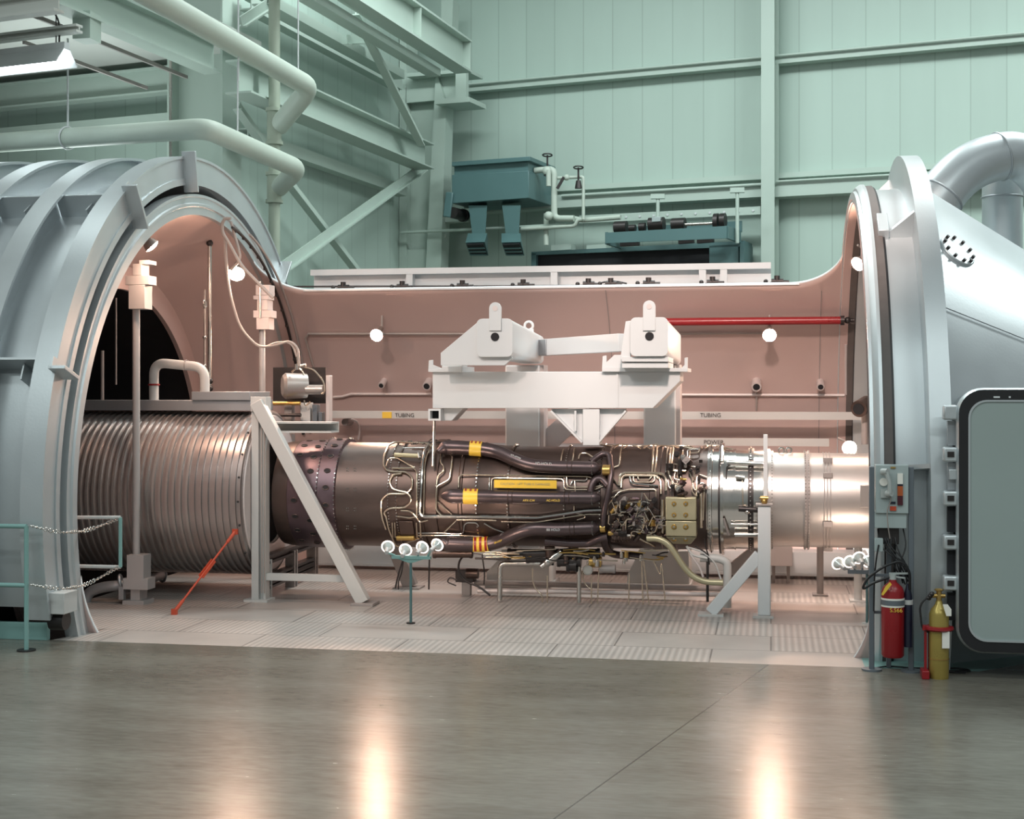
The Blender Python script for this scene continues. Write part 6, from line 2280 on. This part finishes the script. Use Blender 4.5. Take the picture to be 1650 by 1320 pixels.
for px, lab, r in (([(755, 890), (740, 902), (738, 920), (750, 938), (772, 945), (790, 960)], 'black cable looping from the striped duct to the deck', .012), ([(736, 935), (725, 930), (720, 938), (735, 944)], 'small loop of cable on the deck left of the clutter box', .008),
                   ([(777, 895), (781, 925), (780, 942)], 'black cable dropping behind the clutter box', .008), ([(650, 900), (642, 925), (637, 948)], 'left black cable hanging behind the four-lamp stand', .010), ([(650, 903), (647, 925), (642, 936), (642, 950)], 'wavy black cable hanging behind the four-lamp stand', .008),
                   ([(692, 900), (691, 950)], 'straight black cable right of the four-lamp stand', .010)):
    ytube('loose_cable', px, 15.9, r, DKMETAL, lab, 'cable', .1)
p = PY(752, 925, 16.3)
cb_ = thing('pump_block', (p.x, 16.3, 0), 'dark pump block on the deck left of the left pedestal', 'pump')
MB().box(p + Vector((-.12, -.08, -.09)), p + Vector((.1, .08, .06))).build('body', DKMETAL, cb_, bevel=.01)
MB().cyl(p + Vector((.02, -.1, .02)), p + Vector((.16, -.1, .02)), .06, seg=16).build('motor', CASE, cb_)
MB().box((p.x - .05, 16.25, 0), (p.x + .05, 16.35, p.z - .08)).build('foot', GREYB, cb_)
HG = [(1042, 868), (1061, 868), (1076, 876), (1088, 892), (1101, 913), (1117, 930), (1136, 938), (1165, 939)]
tag(MB().tube(fillet([PY(x, y, 15.35) for x, y in HG], .15, 5), .034, 14).build('drain_hose', GOLD), 'thick gold hose curving from the gold box down to the deck pipe', 'hose')
vp = thing('vent_pipe', PY(1172, 978, 15.6), 'grey bent stand pipe behind the strut of the white post', 'pipe')
MB().tube(fillet([PY(x, y, 15.6) for x, y in [(1128, 899), (1158, 900), (1172, 906), (1172, 979)]], .12, 6), .045, 16).build('pipe', GREY, vp)
for px, lab, r, m_ in (([(1106, 880), (1115, 895), (1140, 900)], 'grey cable of the right cable bunch, leading to the stand pipe', .014, GREY), ([(1108, 882), (1130, 888), (1152, 905), (1163, 938)], 'long grey cable arching down behind the white post strut', .010, GREY),
                       ([(1112, 893), (1128, 915), (1133, 930)], 'pale short hose of the right cable bunch', .014, PINKP), ([(1120, 880), (1140, 892), (1143, 910)], 'dark cable of the right cable bunch, upper one', .009, DKMETAL),
                       ([(1135, 868), (1138, 885), (1143, 900)], 'dark cable hanging off the polished flange', .008, DKMETAL), ([(1140, 905), (1140, 970)], 'upright dark rod beneath the right cable bunch', .016, DKMETAL)):
    ytube('bunched_cable', px, 15.55, r, m_, lab, 'cable', .1)
p = PZ(1395, 990, 0)
a, b_ = PZ(1140, 968), PZ(1170, 975)
for o in SC.objects:
    if '_o' in o:
        del o['_o']
